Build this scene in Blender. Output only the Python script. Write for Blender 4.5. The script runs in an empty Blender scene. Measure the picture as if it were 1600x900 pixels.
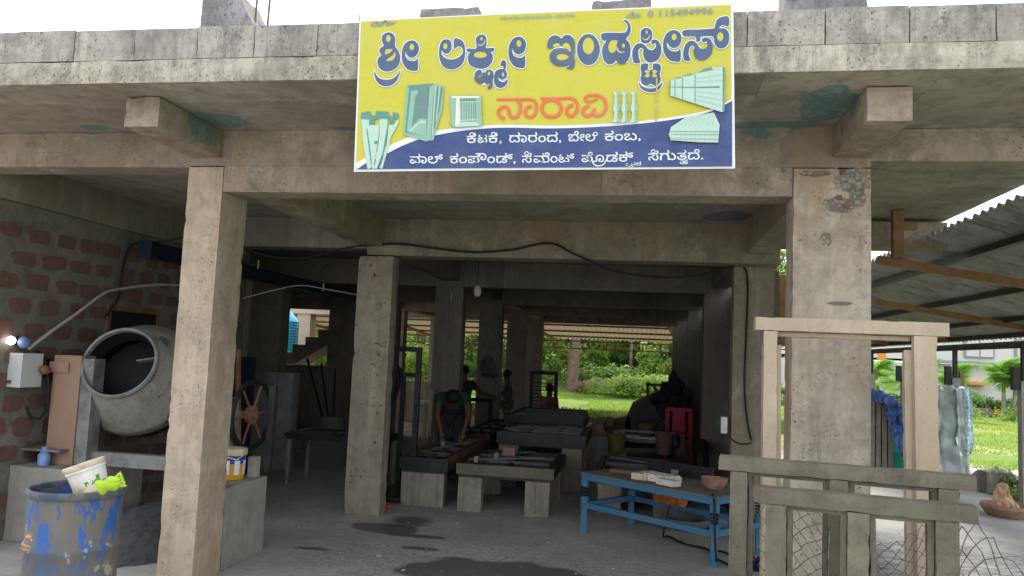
import bpy, bmesh, math, random
from mathutils import Vector, Matrix, noise
random.seed(7)
PI=math.pi
S=bpy.context.scene
COL=S.collection
# ---------------------------------------------------------------- camera
F_PX=1204.0; EYE=1.65
_v=Vector((197,116,F_PX)).normalized()
_x=Vector((7240,208,-F_PX)); _x=(_x-_x.dot(_v)*_v).normalized()
_z=_x.cross(_v)
if _z.y>0: _z=-_z
# rows: world X, Y, Z written in (right, down, forward)
cam_d=bpy.data.cameras.new('camera'); cam=bpy.data.objects.new('camera',cam_d); COL.objects.link(cam)
right=Vector((_x.x,_v.x,_z.x)); up=-Vector((_x.y,_v.y,_z.y)); back=-Vector((_x.z,_v.z,_z.z))
cam.matrix_world=Matrix(((right.x,up.x,back.x,0),(right.y,up.y,back.y,0),(right.z,up.z,back.z,EYE),(0,0,0,1)))
cam_d.sensor_width=36; cam_d.lens=36*F_PX/1600; cam_d.clip_end=600; cam_d.clip_start=.05
S.camera=cam
def _ray(px,py):
    d=Vector((px-800,py-450,F_PX)); return Vector((_x.dot(d),_v.dot(d),_z.dot(d)))
def at(px,py,Y):                     # the point seen at a pixel, at depth Y
    r=_ray(px,py); r=r*(Y/r.y); return Vector((r.x,Y,r.z+EYE))
def gr(px,py,z=0.0):                 # the point seen at a pixel, at height z
    r=_ray(px,py); r=r*((z-EYE)/r.z); return Vector((r.x,r.y,z))
def atx(px,py,X):
    r=_ray(px,py); r=r*(X/r.x); return Vector((X,r.y,r.z+EYE))
# ---------------------------------------------------------------- light
W=bpy.data.worlds.new('World'); S.world=W; W.use_nodes=True
nt=W.node_tree; N=nt.nodes; N.clear()
out=N.new('ShaderNodeOutputWorld'); bg=N.new('ShaderNodeBackground'); sky=N.new('ShaderNodeTexSky')
SUN_EL=math.radians(58); SUN_AZ=math.radians(-28)      # azimuth from +Y towards +X
sky.sky_type='NISHITA'; sky.sun_disc=False; sky.sun_elevation=SUN_EL; sky.sun_rotation=SUN_AZ
sky.dust_density=3; sky.air_density=1.0
mx=N.new('ShaderNodeMix'); mx.data_type='RGBA'; mx.inputs[0].default_value=.80
mx.inputs[7].default_value=(9.2,9.7,10.3,1)
nt.links.new(sky.outputs[0],mx.inputs[6]); nt.links.new(mx.outputs[2],bg.inputs[0])
bg.inputs[1].default_value=.15
nt.links.new(bg.outputs[0],out.inputs[0])
sun_d=bpy.data.lights.new('sun','SUN'); sun_d.energy=3.2; sun_d.angle=math.radians(12); sun_d.color=(1,.95,.86)
sun=bpy.data.objects.new('sun',sun_d); COL.objects.link(sun)
sd=Vector((math.sin(SUN_AZ)*math.cos(SUN_EL),math.cos(SUN_AZ)*math.cos(SUN_EL),math.sin(SUN_EL)))
sun.rotation_euler=sd.to_track_quat('Z','Y').to_euler()
S.view_settings.view_transform='Standard'; S.view_settings.look='None'; S.view_settings.exposure=0.76; S.view_settings.gamma=1
# ---------------------------------------------------------------- object helpers
def link(o,parent=None):
    COL.objects.link(o)
    if parent is not None:
        o.parent=parent
        p=parent
        off=Vector((0,0,0))
        while p is not None: off+=p.location; p=p.parent
        o.location=-off
    return o
def tag(o,label=None,cat=None,group=None,kind=None):
    if label: o['label']=label
    if cat: o['category']=cat
    if group: o['group']=group
    if kind: o['kind']=kind
    return o
def thing(name,label,cat,loc=(0,0,0),group=None):
    o=bpy.data.objects.new(name,None); COL.objects.link(o); o.location=loc; o.empty_display_size=.1
    return tag(o,label,cat,group)
class B:
    def __init__(s): s.V=[]; s.F=[]; s.M=[]
    def add(s,V,F,m=0):
        n=len(s.V); s.V+= [tuple(v) for v in V]; s.F+=[tuple(i+n for i in f) for f in F]; s.M+=[m]*len(F); return s
    def box(s,x0,x1,y0,y1,z0,z1,m=0,R=None,c=None):
        if x0>x1: x0,x1=x1,x0
        if y0>y1: y0,y1=y1,y0
        if z0>z1: z0,z1=z1,z0
        V=[(x,y,z) for z in (z0,z1) for y in (y0,y1) for x in (x0,x1)]
        if R is not None: V=[R@Vector(v)+(Vector(c) if c else Vector()) for v in V]
        return s.add(V,[(0,2,3,1),(4,5,7,6),(0,1,5,4),(2,6,7,3),(0,4,6,2),(1,3,7,5)],m)
    def beam(s,a,b,w,h,m=0,upv=(0,0,1)):          # bar of section w x h from a to b
        a=Vector(a);b=Vector(b);d=(b-a).normalized();u=Vector(upv)
        if abs(d.dot(u))>.95: u=Vector((0,1,0))
        sx=d.cross(u).normalized(); sy=sx.cross(d).normalized()
        V=[]
        for p in (a,b):
            for i,j in ((-1,-1),(1,-1),(1,1),(-1,1)): V.append(p+sx*(i*w/2)+sy*(j*h/2))
        return s.add(V,[(0,1,2,3),(7,6,5,4),(0,4,5,1),(1,5,6,2),(2,6,7,3),(3,7,4,0)],m)
    def tube(s,P,r,n=6,m=0,closed=False):
        P=[Vector(p) for p in P]; L=len(P); rr=r if isinstance(r,(list,tuple)) else [r]*L
        V=[];F=[];u=None
        for i,p in enumerate(P):
            d=(P[(i+1)%L]-P[i-1]) if closed else (P[min(i+1,L-1)]-P[max(i-1,0)])
            if d.length<1e-9: d=Vector((0,0,1))
            d.normalize()
            if u is None: u=d.orthogonal().normalized()
            u=(u-u.dot(d)*d); u=u.normalized() if u.length>1e-6 else d.orthogonal().normalized()
            v=d.cross(u)
            for k in range(n):
                a=2*PI*k/n; V.append(p+(u*math.cos(a)+v*math.sin(a))*rr[i])
        for i in range(L if closed else L-1):
            j=(i+1)%L
            for k in range(n): F.append((i*n+k,i*n+(k+1)%n,j*n+(k+1)%n,j*n+k))
        if not closed: F.append(tuple(range(n-1,-1,-1))); F.append(tuple((L-1)*n+k for k in range(n)))
        return s.add(V,F,m)
    def lathe(s,prof,n=24,M=None,m=0,wob=0):
        V=[];F=[];L=len(prof)
        for r,z in prof:
            for k in range(n):
                a=2*PI*k/n; q=1+wob*math.sin(3*a+z*7)
                V.append(Vector((r*q*math.cos(a),r*q*math.sin(a),z)))
        if M is not None: V=[M@v for v in V]
        for i in range(L-1):
            for k in range(n): F.append((i*n+k,i*n+(k+1)%n,(i+1)*n+(k+1)%n,(i+1)*n+k))
        return s.add(V,F,m)
    def disc(s,r,z,n=24,M=None,m=0):
        V=[Vector((r*math.cos(2*PI*k/n),r*math.sin(2*PI*k/n),z)) for k in range(n)]
        if M is not None: V=[M@v for v in V]
        return s.add(V,[tuple(range(n))],m)
    def prism(s,poly,d,m=0):                        # polygon (3d points) pushed along vector d
        n=len(poly);P=[Vector(p) for p in poly];d=Vector(d)
        V=P+[p+d for p in P]
        F=[tuple(range(n-1,-1,-1)),tuple(range(n,2*n))]+[(i,(i+1)%n,n+(i+1)%n,n+i) for i in range(n)]
        return s.add(V,F,m)
    def blob(s,c,rad,amp=.25,sub=2,seed=0,m=0,fr=1.2):
        bm=bmesh.new(); bmesh.ops.create_icosphere(bm,subdivisions=sub,radius=1)
        V=[]
        for v in bm.verts:
            q=1+amp*noise.noise(v.co*fr+Vector((seed*3.1,seed*1.7,0)))*2
            V.append((c[0]+v.co.x*rad[0]*q,c[1]+v.co.y*rad[1]*q,c[2]+v.co.z*rad[2]*q))
        F=[tuple(v.index for v in f.verts) for f in bm.faces]; bm.free()
        return s.add(V,F,m)
    def build(s,name,mat,parent=None,smooth=False,fix=True):
        me=bpy.data.meshes.new(name); me.from_pydata(s.V,[],s.F)
        for mt in (mat if isinstance(mat,(list,tuple)) else [mat]): me.materials.append(mt)
        if isinstance(mat,(list,tuple)): me.polygons.foreach_set('material_index',s.M)
        if fix:
            bm=bmesh.new(); bm.from_mesh(me); bmesh.ops.recalc_face_normals(bm,faces=bm.faces); bm.to_mesh(me); bm.free()
        if smooth:
            me.polygons.foreach_set('use_smooth',[True]*len(me.polygons))
            try: me.set_sharp_from_angle(angle=math.radians(40))
            except Exception: pass
        o=bpy.data.objects.new(name,me); return link(o,parent)
def copy_tree(o,loc,label=None,group=None,rotz=None):
    c=o.copy(); COL.objects.link(c); c.location=loc
    if rotz is not None: c.rotation_euler.z=rotz
    if label: c['label']=label
    if group: c['group']=group
    for ch in list(o.children):
        d=ch.copy(); COL.objects.link(d); d.parent=c
        for g in list(ch.children):
            e=g.copy(); COL.objects.link(e); e.parent=d
    return c
# concrete member: gridded box whose faces and edges wander a little
def conc_box(name,mat,parent,x0,x1,y0,y1,z0,z1,cell=.09,amp=.004,edge=.01,seed=0):
    nx=max(1,min(60,round((x1-x0)/cell)));ny=max(1,min(60,round((y1-y0)/cell)));nz=max(1,min(60,round((z1-z0)/cell)))
    V={};vl=[];F=[]
    def vid(i,j,k):
        if (i,j,k) in V: return V[(i,j,k)]
        p=Vector((x0+(x1-x0)*i/nx,y0+(y1-y0)*j/ny,z0+(z1-z0)*k/nz))
        ex=(i in(0,nx));ey=(j in(0,ny));ez=(k in(0,nz))
        q=p.copy()
        nv=noise.noise_vector(p*1.3+Vector((seed,0,0)))*amp*.8+noise.noise_vector(p*17)*amp*.22
        if ex+ey+ez>=2:
            c=Vector(((x0+x1)/2,(y0+y1)/2,(z0+z1)/2)); w=edge*(.3+max(0,noise.noise(p*17+Vector((0,seed,0)))-.15)*2.2)
            if ex: q.x+=w*(1 if p.x<c.x else -1)
            if ey: q.y+=w*(1 if p.y<c.y else -1)
            if ez: q.z+=w*(1 if p.z<c.z else -1)*.6
        q+=nv
        V[(i,j,k)]=len(vl); vl.append(q); return V[(i,j,k)]
    for j in range(ny):
        for k in range(nz):
            F.append((vid(0,j,k),vid(0,j,k+1),vid(0,j+1,k+1),vid(0,j+1,k)))
            F.append((vid(nx,j,k),vid(nx,j+1,k),vid(nx,j+1,k+1),vid(nx,j,k+1)))
    for i in range(nx):
        for k in range(nz):
            F.append((vid(i,0,k),vid(i+1,0,k),vid(i+1,0,k+1),vid(i,0,k+1)))
            F.append((vid(i,ny,k),vid(i,ny,k+1),vid(i+1,ny,k+1),vid(i+1,ny,k)))
    for i in range(nx):
        for j in range(ny):
            F.append((vid(i,j,0),vid(i,j+1,0),vid(i+1,j+1,0),vid(i+1,j,0)))
            F.append((vid(i,j,nz),vid(i+1,j,nz),vid(i+1,j+1,nz),vid(i,j+1,nz)))
    b=B(); b.add(vl,F); return b.build(name,mat,parent,smooth=True,fix=False)
# ---------------------------------------------------------------- materials
class NT:
    def __init__(s,name,rough=.85):
        s.m=bpy.data.materials.new(name); s.m.use_nodes=True; s.t=s.m.node_tree; s.n=s.t.nodes
        s.b=s.n['Principled BSDF']; s.b.inputs['Roughness'].default_value=rough
        try: s.b.inputs['Specular IOR Level'].default_value=.3
        except Exception: pass
        g=s.n.new('ShaderNodeNewGeometry'); s.pos=g.outputs['Position']
    def L(s,a,b): s.t.links.new(a,b)
    def mapv(s,scale,loc=(0,0,0)):
        k=s.n.new('ShaderNodeMapping'); k.inputs['Scale'].default_value=scale; k.inputs['Location'].default_value=loc
        s.L(s.pos,k.inputs[0]); return k.outputs[0]
    def noise(s,scale,detail=4,vec=None,rough=.6,dist=0):
        k=s.n.new('ShaderNodeTexNoise'); k.inputs['Scale'].default_value=scale; k.inputs['Detail'].default_value=detail
        k.inputs['Roughness'].default_value=rough; k.inputs['Distortion'].default_value=dist
        s.L(vec or s.pos,k.inputs['Vector']); return k.outputs[0]
    def ramp(s,fac,a,b,lo=0,hi=1):
        k=s.n.new('ShaderNodeMapRange'); k.clamp=True
        for i,v in zip((1,2,3,4),(a,b,lo,hi)): k.inputs[i].default_value=v
        s.L(fac,k.inputs[0]); return k.outputs[0]
    def mix(s,fac,c1,c2,mode='MIX'):
        k=s.n.new('ShaderNodeMix'); k.data_type='RGBA'; k.blend_type=mode
        if isinstance(fac,(int,float)): k.inputs[0].default_value=fac
        else: s.L(fac,k.inputs[0])
        for i,c in ((6,c1),(7,c2)):
            if isinstance(c,tuple): k.inputs[i].default_value=c+(1,) if len(c)==3 else c
            else: s.L(c,k.inputs[i])
        return k.outputs[2]
    def math(s,op,a,b=0,c=None):
        k=s.n.new('ShaderNodeMath'); k.operation=op
        for i,v in enumerate((a,b) if c is None else (a,b,c)):
            if isinstance(v,(int,float)): k.inputs[i].default_value=v
            else: s.L(v,k.inputs[i])
        return k.outputs[0]
    def blobmask(s,c,rad,wob=.5,nscale=3,hard=.15):       # 1 inside a wobbly ellipsoid
        k=s.n.new('ShaderNodeMapping'); k.vector_type='POINT'
        k.inputs['Scale'].default_value=tuple(1/r for r in rad); k.inputs['Location'].default_value=tuple(-a/r for a,r in zip(c,rad))
        s.L(s.pos,k.inputs[0])
        l=s.n.new('ShaderNodeVectorMath'); l.operation='LENGTH'; s.L(k.outputs[0],l.inputs[0])
        n=s.noise(nscale,4); q=s.math('MULTIPLY_ADD',s.math('SUBTRACT',n,.5),wob*2,l.outputs['Value'])
        return s.ramp(q,1-hard,1+hard,1,0)
    def color(s,c):
        if isinstance(c,tuple): s.b.inputs['Base Color'].default_value=c+(1,) if len(c)==3 else c
        else: s.L(c,s.b.inputs['Base Color'])
    def bump(s,h,strength=.4,dist=.01):
        k=s.n.new('ShaderNodeBump'); k.inputs['Strength'].default_value=strength; k.inputs['Distance'].default_value=dist
        s.L(h,k.inputs['Height']); s.L(k.outputs[0],s.b.inputs['Normal'])
def concrete(name,c1,c2,dark=.35,pit=.5,streak=.5,orange=.0,patches=(),panel=True,moss=0,bstr=.5,pscale=55,honey=()):
    t=NT(name,.92)
    col=t.mix(t.ramp(t.noise(1.3,5),.35,.65),c1,c2)
    if panel:
        k=t.n.new('ShaderNodeTexWhiteNoise'); k.noise_dimensions='3D'
        v=t.n.new('ShaderNodeVectorMath'); v.operation='FLOOR'; t.L(t.mapv((1.15,.9,.35),(.3,.1,.2)),v.inputs[0]); t.L(v.outputs[0],k.inputs['Vector'])
        col=t.mix(t.ramp(k.outputs[0],0,1,0,.65),col,tuple(x*.62 for x in c2))
        sxx=t.n.new('ShaderNodeSeparateXYZ'); t.L(t.mapv((1.15,.9,.35),(.3,.1,.2)),sxx.inputs[0]); jl=t.ramp(t.math('FRACT',t.math('MULTIPLY_ADD',t.noise(5,2),.02,sxx.outputs['X'])),.0,.012,1,0)
        col=t.mix(t.math('MULTIPLY',jl,.55),col,tuple(x*.4 for x in c2))
    if streak:
        st=t.noise(1,4,t.mapv((26,26,1.3)),.75)
        col=t.mix(t.ramp(st,.5,.75,0,streak),col,tuple(x*.45 for x in c2))
        st2=t.noise(1,3,t.mapv((9,9,.5),(3,1,0)))
        col=t.mix(t.ramp(st2,.55,.75,0,streak*.8),col,tuple(min(.8,x*1.6) for x in c1))
    m7=t.noise(4.2,7,rough=.78,dist=.6); col=t.mix(t.ramp(m7,.46,.68,0,dark*1.3),col,tuple(x*.5 for x in c2)); m8=t.noise(3.1,5,t.mapv((1,1,1),(9,3,1)),.7); col=t.mix(t.ramp(m8,.56,.7,0,dark*.8),col,tuple(min(.8,x*1.35) for x in c1))
    gr_=t.noise(6,6,rough=.75); col=t.mix(t.ramp(gr_,.5,.72,0,dark),col,tuple(x*.35 for x in c2))
    if orange: col=t.mix(t.ramp(t.noise(2.1,3,t.mapv((1.5,1.5,.45),(7,2,5))),.52,.68,0,orange),col,(.33,.2,.09))
    pn=t.noise(pscale,3,rough=.6); pm=t.ramp(pn,.62,.68)
    pr_=t.ramp(t.noise(3.2,2,t.mapv((1,1,1),(4,9,2))),.42,.62)
    pmask=t.math('MULTIPLY',pm,pr_)
    col=t.mix(t.math('MULTIPLY',pmask,pit),col,(.05,.045,.04))
    if moss: col=t.mix(t.ramp(t.noise(7,8,t.mapv((1,1,.55)),rough=.85),.47,.62,0,moss),col,(.09,.08,.075))
    oi=t.n.new('ShaderNodeObjectInfo'); col=t.mix(t.ramp(oi.outputs['Random'],0,1,0,.30),col,tuple(x*.55 for x in c2))
    if panel:
        zz=t.n.new('ShaderNodeSeparateXYZ'); t.L(t.pos,zz.inputs[0]); zl=t.ramp(t.math('FRACT',t.math('MULTIPLY_ADD',zz.outputs['Z'],5.1,t.math('MULTIPLY',t.noise(2,3),.12))),0,.05,1,0); col=t.mix(t.math('MULTIPLY',zl,.22),col,tuple(x*.5 for x in c2))
    h=t.math('ADD',t.math('MULTIPLY',gr_,.6),t.math('MULTIPLY',t.noise(90,3),.35))
    h=t.math('SUBTRACT',h,t.math('MULTIPLY',pmask,.8))
    for (c,rad,colr,wob,ns) in patches:
        mk=t.blobmask(c,rad,wob,ns,.04); col=t.mix(t.math('MULTIPLY',mk,t.ramp(t.noise(26,4,rough=.8),.34,.6,.25,.8)),col,colr)
    for (c,rad) in honey:
        mk=t.blobmask(c,rad,1.1,11,.15); vo=t.n.new('ShaderNodeTexVoronoi'); vo.inputs['Scale'].default_value=38; t.L(t.pos,vo.inputs['Vector'])
        stone=t.mix(t.ramp(vo.outputs['Distance'],.1,.6),(.40,.37,.32),(.2,.175,.145)); col=t.mix(mk,col,stone)
        h=t.math('SUBTRACT',h,t.math('MULTIPLY',t.math('MULTIPLY',mk,vo.outputs['Distance']),2.5))
    t.color(col); t.bump(h,bstr,.012); return t.m
def plain(name,c,rough=.6,var=.25,scale=8,metal=0,bump=.15,c2=None,lo=.45,hi=.65):
    t=NT(name,rough); t.b.inputs['Metallic'].default_value=metal
    t.color(t.mix(t.ramp(t.noise(scale,5,rough=.7),lo,hi),c,c2 or tuple(x*(1-var) for x in c)))
    if bump: t.bump(t.noise(scale*6,3),bump,.004)
    return t.m
def emit(name,c,s):
    t=NT(name); t.b.inputs['Emission Color'].default_value=c+(1,); t.b.inputs['Emission Strength'].default_value=s; t.color(c); return t.m
TEAL=(.035,.16,.15); BLUEP=(.02,.075,.19)
pa=[((1.02,4.5,3.15),(.15,.38,.2),TEAL,.9,2.4),((.78,4.88,3.15),(.3,.07,.1),TEAL,.9,5),((-2.85,4.7,3.1),(.22,.2,.12),TEAL,.6,6),
    ((-1.75,4.9,3.15),(.33,.05,.06),TEAL,.7,8),((-3.9,4.85,3.13),(.12,.07,.1),TEAL,.5,8),((.78,7.35,3.02),(.22,.28,.14),BLUEP,1.0,3)]
M={}
M['conc']=concrete('board_marked_concrete',(.42,.35,.27),(.32,.268,.205),dark=.62,pit=.85,streak=.32,orange=.3,patches=pa)
M['soffit']=concrete('stained_slab_soffit',(.44,.385,.32),(.32,.28,.235),dark=.55,pit=.2,streak=0,orange=.25,patches=pa,bstr=.4)
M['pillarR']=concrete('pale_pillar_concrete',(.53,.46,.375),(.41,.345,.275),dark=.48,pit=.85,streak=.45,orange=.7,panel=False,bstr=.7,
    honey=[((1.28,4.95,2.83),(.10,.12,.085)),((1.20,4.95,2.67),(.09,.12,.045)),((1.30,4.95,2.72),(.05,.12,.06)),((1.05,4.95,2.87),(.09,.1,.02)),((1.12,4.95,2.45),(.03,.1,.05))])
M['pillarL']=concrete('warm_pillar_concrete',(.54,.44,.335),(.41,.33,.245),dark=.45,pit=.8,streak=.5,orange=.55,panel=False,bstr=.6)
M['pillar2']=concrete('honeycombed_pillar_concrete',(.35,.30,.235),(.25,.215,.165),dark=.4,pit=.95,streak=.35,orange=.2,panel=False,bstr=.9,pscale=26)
M['parapet']=concrete('weathered_parapet_block',(.40,.365,.32),(.30,.27,.235),dark=.5,pit=.7,streak=.7,moss=.6,panel=False,bstr=.8)
M['slabedge']=concrete('lime_streaked_slab_edge',(.45,.405,.335),(.36,.32,.26),dark=.55,pit=.7,streak=.6,moss=.6,panel=False,bstr=.8)
M['stub']=concrete('crusted_stub_concrete',(.36,.34,.34),(.2,.19,.2),dark=.6,pit=.8,streak=.1,moss=.6,panel=False,bstr=1,pscale=20)
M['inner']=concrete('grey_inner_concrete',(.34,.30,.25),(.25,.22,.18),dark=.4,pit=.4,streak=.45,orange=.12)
M['plinth']=concrete('grey_plinth_concrete',(.36,.34,.295),(.27,.25,.22),dark=.3,pit=.3,streak=.35,panel=False)
M['stripsteel']=plain('worn_edge_steel',(.10,.10,.105),.4,c2=(.05,.05,.05),scale=9,metal=.3)
M['castblock']=concrete('streaky_cast_block',(.36,.33,.27),(.2,.18,.14),dark=.4,pit=.3,streak=.9,panel=False)
M['frame_light']=concrete('new_cement_frame',(.46,.375,.275),(.37,.295,.21),dark=.12,pit=.35,streak=.25,orange=.15,panel=False,bstr=.3,pscale=80)
M['frame_dark']=concrete('weathered_cement_frame',(.185,.16,.118),(.12,.105,.078),dark=.4,pit=.4,streak=.35,panel=False,bstr=.5,pscale=70)
# floor
t=NT('trowelled_concrete_floor',.8)
col=t.mix(t.ramp(t.noise(1.1,6,rough=.7),.38,.62),(.40,.385,.35),(.29,.285,.265))
col=t.mix(t.ramp(t.noise(7,6,t.mapv((1,2.2,1)),rough=.75),.5,.7,0,.5),col,(.14,.14,.135))
col=t.mix(t.ramp(t.noise(30,4),.6,.7,0,.35),col,(.42,.4,.37))
wet=t.blobmask((-2.3,7.12,0),(.34,.2,.5),.35,3.5,.06); wet2=t.blobmask((-1.95,6.92,0),(.3,.07,.5),.3,4,.08)
wet3=t.blobmask((-1.78,6.5,0),(.17,.06,.5),.4,5,.1); wet4=t.blobmask((-2.6,6.2,0),(.15,.05,.5),.5,6,.2)
big=t.blobmask((-1.0,5.9,0),(.8,.42,.5),.5,2.6,.08)
spl=t.math('MULTIPLY',t.blobmask((-1.0,6.1,0),(1.6,1.0,.6),.3,2,.4),t.ramp(t.noise(24,3,t.mapv((1,1.1,1),(3,3,3)),rough=.65),.52,.56))
w=wet
spl=t.math('MULTIPLY',spl,.55)
for q in (wet2,wet3,wet4,big,spl): w=t.math('MAXIMUM',w,q)
bush=t.math('MULTIPLY',t.blobmask((-2.16,7.5,0),(.2,.25,.4),.5,5,.4),.8)
col=t.mix(t.math('MULTIPLY',w,.8),col,(.05,.052,.055)); col=t.mix(bush,col,(.045,.04,.04)); t.color(col)
t.L(t.ramp(w,0,1,.85,.45),t.b.inputs['Roughness'])
t.bump(t.math('ADD',t.noise(9,6),t.math('MULTIPLY',t.noise(70,3),.4)),.5,.01); M['floor']=t.m
# rippled apron beside the building, darker and wavy near the workshop front
t=NT('cement_apron',.8)
col=t.mix(t.ramp(t.noise(1.3,5),.4,.6),(.37,.36,.335),(.29,.285,.27))
wv=t.noise(6,5,t.mapv((1,3.2,1)),rough=.6,dist=1.5); mk=t.ramp(t.noise(.8,2),.1,.9)
dk=t.blobmask((2.7,6.2,0),(2.3,2.6,1),.3,1.5,.15)
col=t.mix(t.math('MULTIPLY',dk,t.ramp(wv,.34,.6)),col,(.1,.105,.115)); t.color(col)
t.bump(wv,.6,.03); M['apron']=t.m
t=NT('earth_and_grass',.95)
pth=t.blobmask((8.5,19.6,0),(4,.9,6),.4,.6,.4); 
g=t.mix(t.ramp(t.noise(.6,5),.35,.65),(.17,.25,.045),(.12,.19,.035)); g=t.mix(t.ramp(t.noise(14,4),.5,.7,0,.6),g,(.2,.24,.04))
red=t.mix(t.ramp(t.noise(3,6),.4,.6),(.42,.29,.22),(.3,.19,.14))
sx=t.n.new('ShaderNodeSeparateXYZ'); t.L(t.pos,sx.inputs[0])
m1=t.math('MULTIPLY',t.ramp(t.math('MULTIPLY_ADD',t.math('SUBTRACT',t.noise(.9,4),.5),2.5,sx.outputs['Y']),20.5,21.0,1,0),t.ramp(sx.outputs['X'],3.0,4.0,1,0))
g=t.mix(m1,g,red); g=t.mix(t.math('MULTIPLY',pth,.6),g,(.36,.32,.2))
gravel=t.blobmask((6.2,14.4,0),(1.2,1.6,1),.5,1.2,.2); g=t.mix(gravel,g,(.42,.4,.37))
m3=t.blobmask((13,28,0),(9,3,9),.6,.5,.6); g=t.mix(t.math('MULTIPLY',m3,.6),g,(.28,.25,.07))
t.color(g); t.bump(t.noise(25,5),.8,.05); M['ground']=t.m
M['mortar']=concrete('grey_green_mortar',(.24,.22,.18),(.16,.148,.12),dark=.5,pit=.2,streak=.2,panel=False,bstr=.7)
M['laterite']=plain('laterite_stone',(.15,.083,.067),.95,c2=(.10,.068,.055),scale=13,bump=1)
M['roofsheet']=plain('asbestos_cement_sheet',(.31,.31,.275),.9,c2=(.17,.18,.15),scale=3,bump=.3)
M['roofback']=plain('pale_asbestos_sheet',(.52,.45,.37),.9,c2=(.36,.3,.24),scale=2,bump=.2)
t=NT('translucent_pale_sheet',.9); t.color(t.mix(t.ramp(t.noise(2,4),.4,.6),(.5,.46,.4),(.4,.36,.31)))
tr=t.n.new('ShaderNodeBsdfTranslucent'); tr.inputs[0].default_value=(.5,.44,.36,1); ms=t.n.new('ShaderNodeMixShader'); ms.inputs[0].default_value=.55
t.L(t.b.outputs[0],ms.inputs[1]); t.L(tr.outputs[0],ms.inputs[2]); t.L(ms.outputs[0],t.n['Material Output'].inputs[0]); M['roofback']=t.m
M['rust']=plain('orange_primer_steel',(.25,.13,.055),.6,c2=(.17,.085,.04),scale=6)
M['rustbrown']=plain('brown_primer_steel',(.2,.1,.05),.6,c2=(.09,.05,.035),scale=6)
M['dark_steel']=plain('oiled_dark_steel',(.022,.023,.026),.45,c2=(.045,.04,.036),scale=5,metal=.3)
M['black']=plain('black_rubber_and_shade',(.012,.012,.013),.6,var=.3)
M['greysteel']=plain('dusty_grey_steel',(.22,.22,.21),.6,c2=(.12,.12,.11),scale=5,metal=.1)
M['navy']=plain('navy_painted_steel',(.012,.018,.04),.5,c2=(.01,.015,.035),scale=4)
t=NT('cement_coated_steel',.85); c_=t.mix(t.ramp(t.noise(5,6,rough=.7),.4,.6),(.30,.285,.245),(.22,.205,.175)); c_=t.mix(t.ramp(t.noise(4.5,5,t.mapv((1,1,.8),(2,5,1)),.7),.60,.63,0,.8),c_,(.085,.08,.07)); c_=t.mix(t.ramp(t.noise(30,4),.6,.68,0,.5),c_,(.4,.38,.34)); t.color(c_); t.bump(t.noise(14,6),.6,.012); M['mixer']=t.m
M['salmon']=plain('salmon_painted_steel',(.30,.185,.13),.7,c2=(.26,.165,.12),scale=4)
M['redhub']=plain('red_oxide_steel',(.22,.095,.055),.65,c2=(.12,.06,.04),scale=9)
M['vblue']=plain('chalky_blue_paint',(.04,.155,.28),.75,c2=(.11,.15,.18),scale=14,lo=.48,hi=.66)
M['tabletop']=plain('cement_caked_top_and_notch_shade',(.17,.15,.125),.9,c2=(.09,.08,.07),scale=6,bump=.5)
M['white_plastic']=plain('dirty_white_plastic',(.68,.66,.6),.5,c2=(.45,.42,.33),scale=9,lo=.5,hi=.75)
M['lid_cream']=plain('stained_cream_plastic',(.58,.5,.36),.6,c2=(.3,.2,.1),scale=12,lo=.5,hi=.72)
M['lime']=plain('lime_glove_rubber',(.38,.55,.03),.5,c2=(.28,.44,.03),scale=14)
M['white']=plain('white_sheet',(.66,.66,.64),.6,c2=(.5,.5,.48))
M['yellowbin']=plain('yellow_label_plastic',(.6,.3,.02),.4,c2=(.65,.3,.015))
M['bluelabel']=plain('blue_label_print',(.03,.06,.25),.4,var=.2)
M['whitelabel']=plain('white_label_print',(.7,.7,.68),.4,var=.15)
M['redplastic']=plain('red_chair_plastic',(.5,.02,.05),.4,var=.2)
M['orangecloth']=plain('orange_cover',(.5,.14,.03),.7,c2=(.3,.08,.02),scale=12)
M['terracotta']=plain('unfired_brown_clay',(.33,.2,.14),.9,c2=(.22,.13,.09),scale=12)
M['paper']=plain('brown_paper',(.62,.42,.27),.8,c2=(.45,.27,.16),scale=8)
M['bottleblue']=plain('blue_bottle_plastic',(.17,.27,.5),.4,c2=(.12,.2,.38))
M['greybox']=plain('grey_meter_box_paint',(.48,.49,.48),.5,c2=(.36,.37,.36),scale=9,lo=.55,hi=.75)
M['pvc']=plain('grey_pvc_pipe',(.36,.35,.32),.5,var=.2)
M['bulb']=emit('lit_bulb',(1,.97,.9),6)
M['lampwhite']=plain('unlit_lamp_cover',(.62,.58,.48),.4,var=.1)
M['skin']=plain('brown_skin',(.11,.06,.04),.5,var=.15)
M['greenshirt']=plain('green_work_shirt',(.02,.065,.048),.85,var=.3)
M['darkcloth']=plain('dark_work_clothes',(.03,.03,.042),.9,var=.3)
M['greycloth']=plain('checked_grey_shirt',(.13,.13,.12),.9,c2=(.05,.05,.05),scale=14)
M['pinkshirt']=plain('dusky_pink_shirt',(.2,.11,.1),.9,var=.3)
M['hair']=plain('black_hair',(.012,.01,.009),.7,var=.2)
M['tank']=plain('cyan_tank_plastic',(.04,.42,.62),.35,var=.15)
M['stone']=plain('grey_boulder',(.36,.35,.34),.9,c2=(.2,.2,.19),scale=3,bump=.7)
M['wire']=plain('dull_galvanised_wire',(.12,.115,.11),.55,var=.3)
M['bark']=plain('brown_bark',(.18,.12,.09),.95,c2=(.1,.07,.055),scale=9,bump=.8)
M['palmtrunk']=plain('areca_trunk',(.22,.26,.16),.8,c2=(.15,.17,.11),scale=4)
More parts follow.
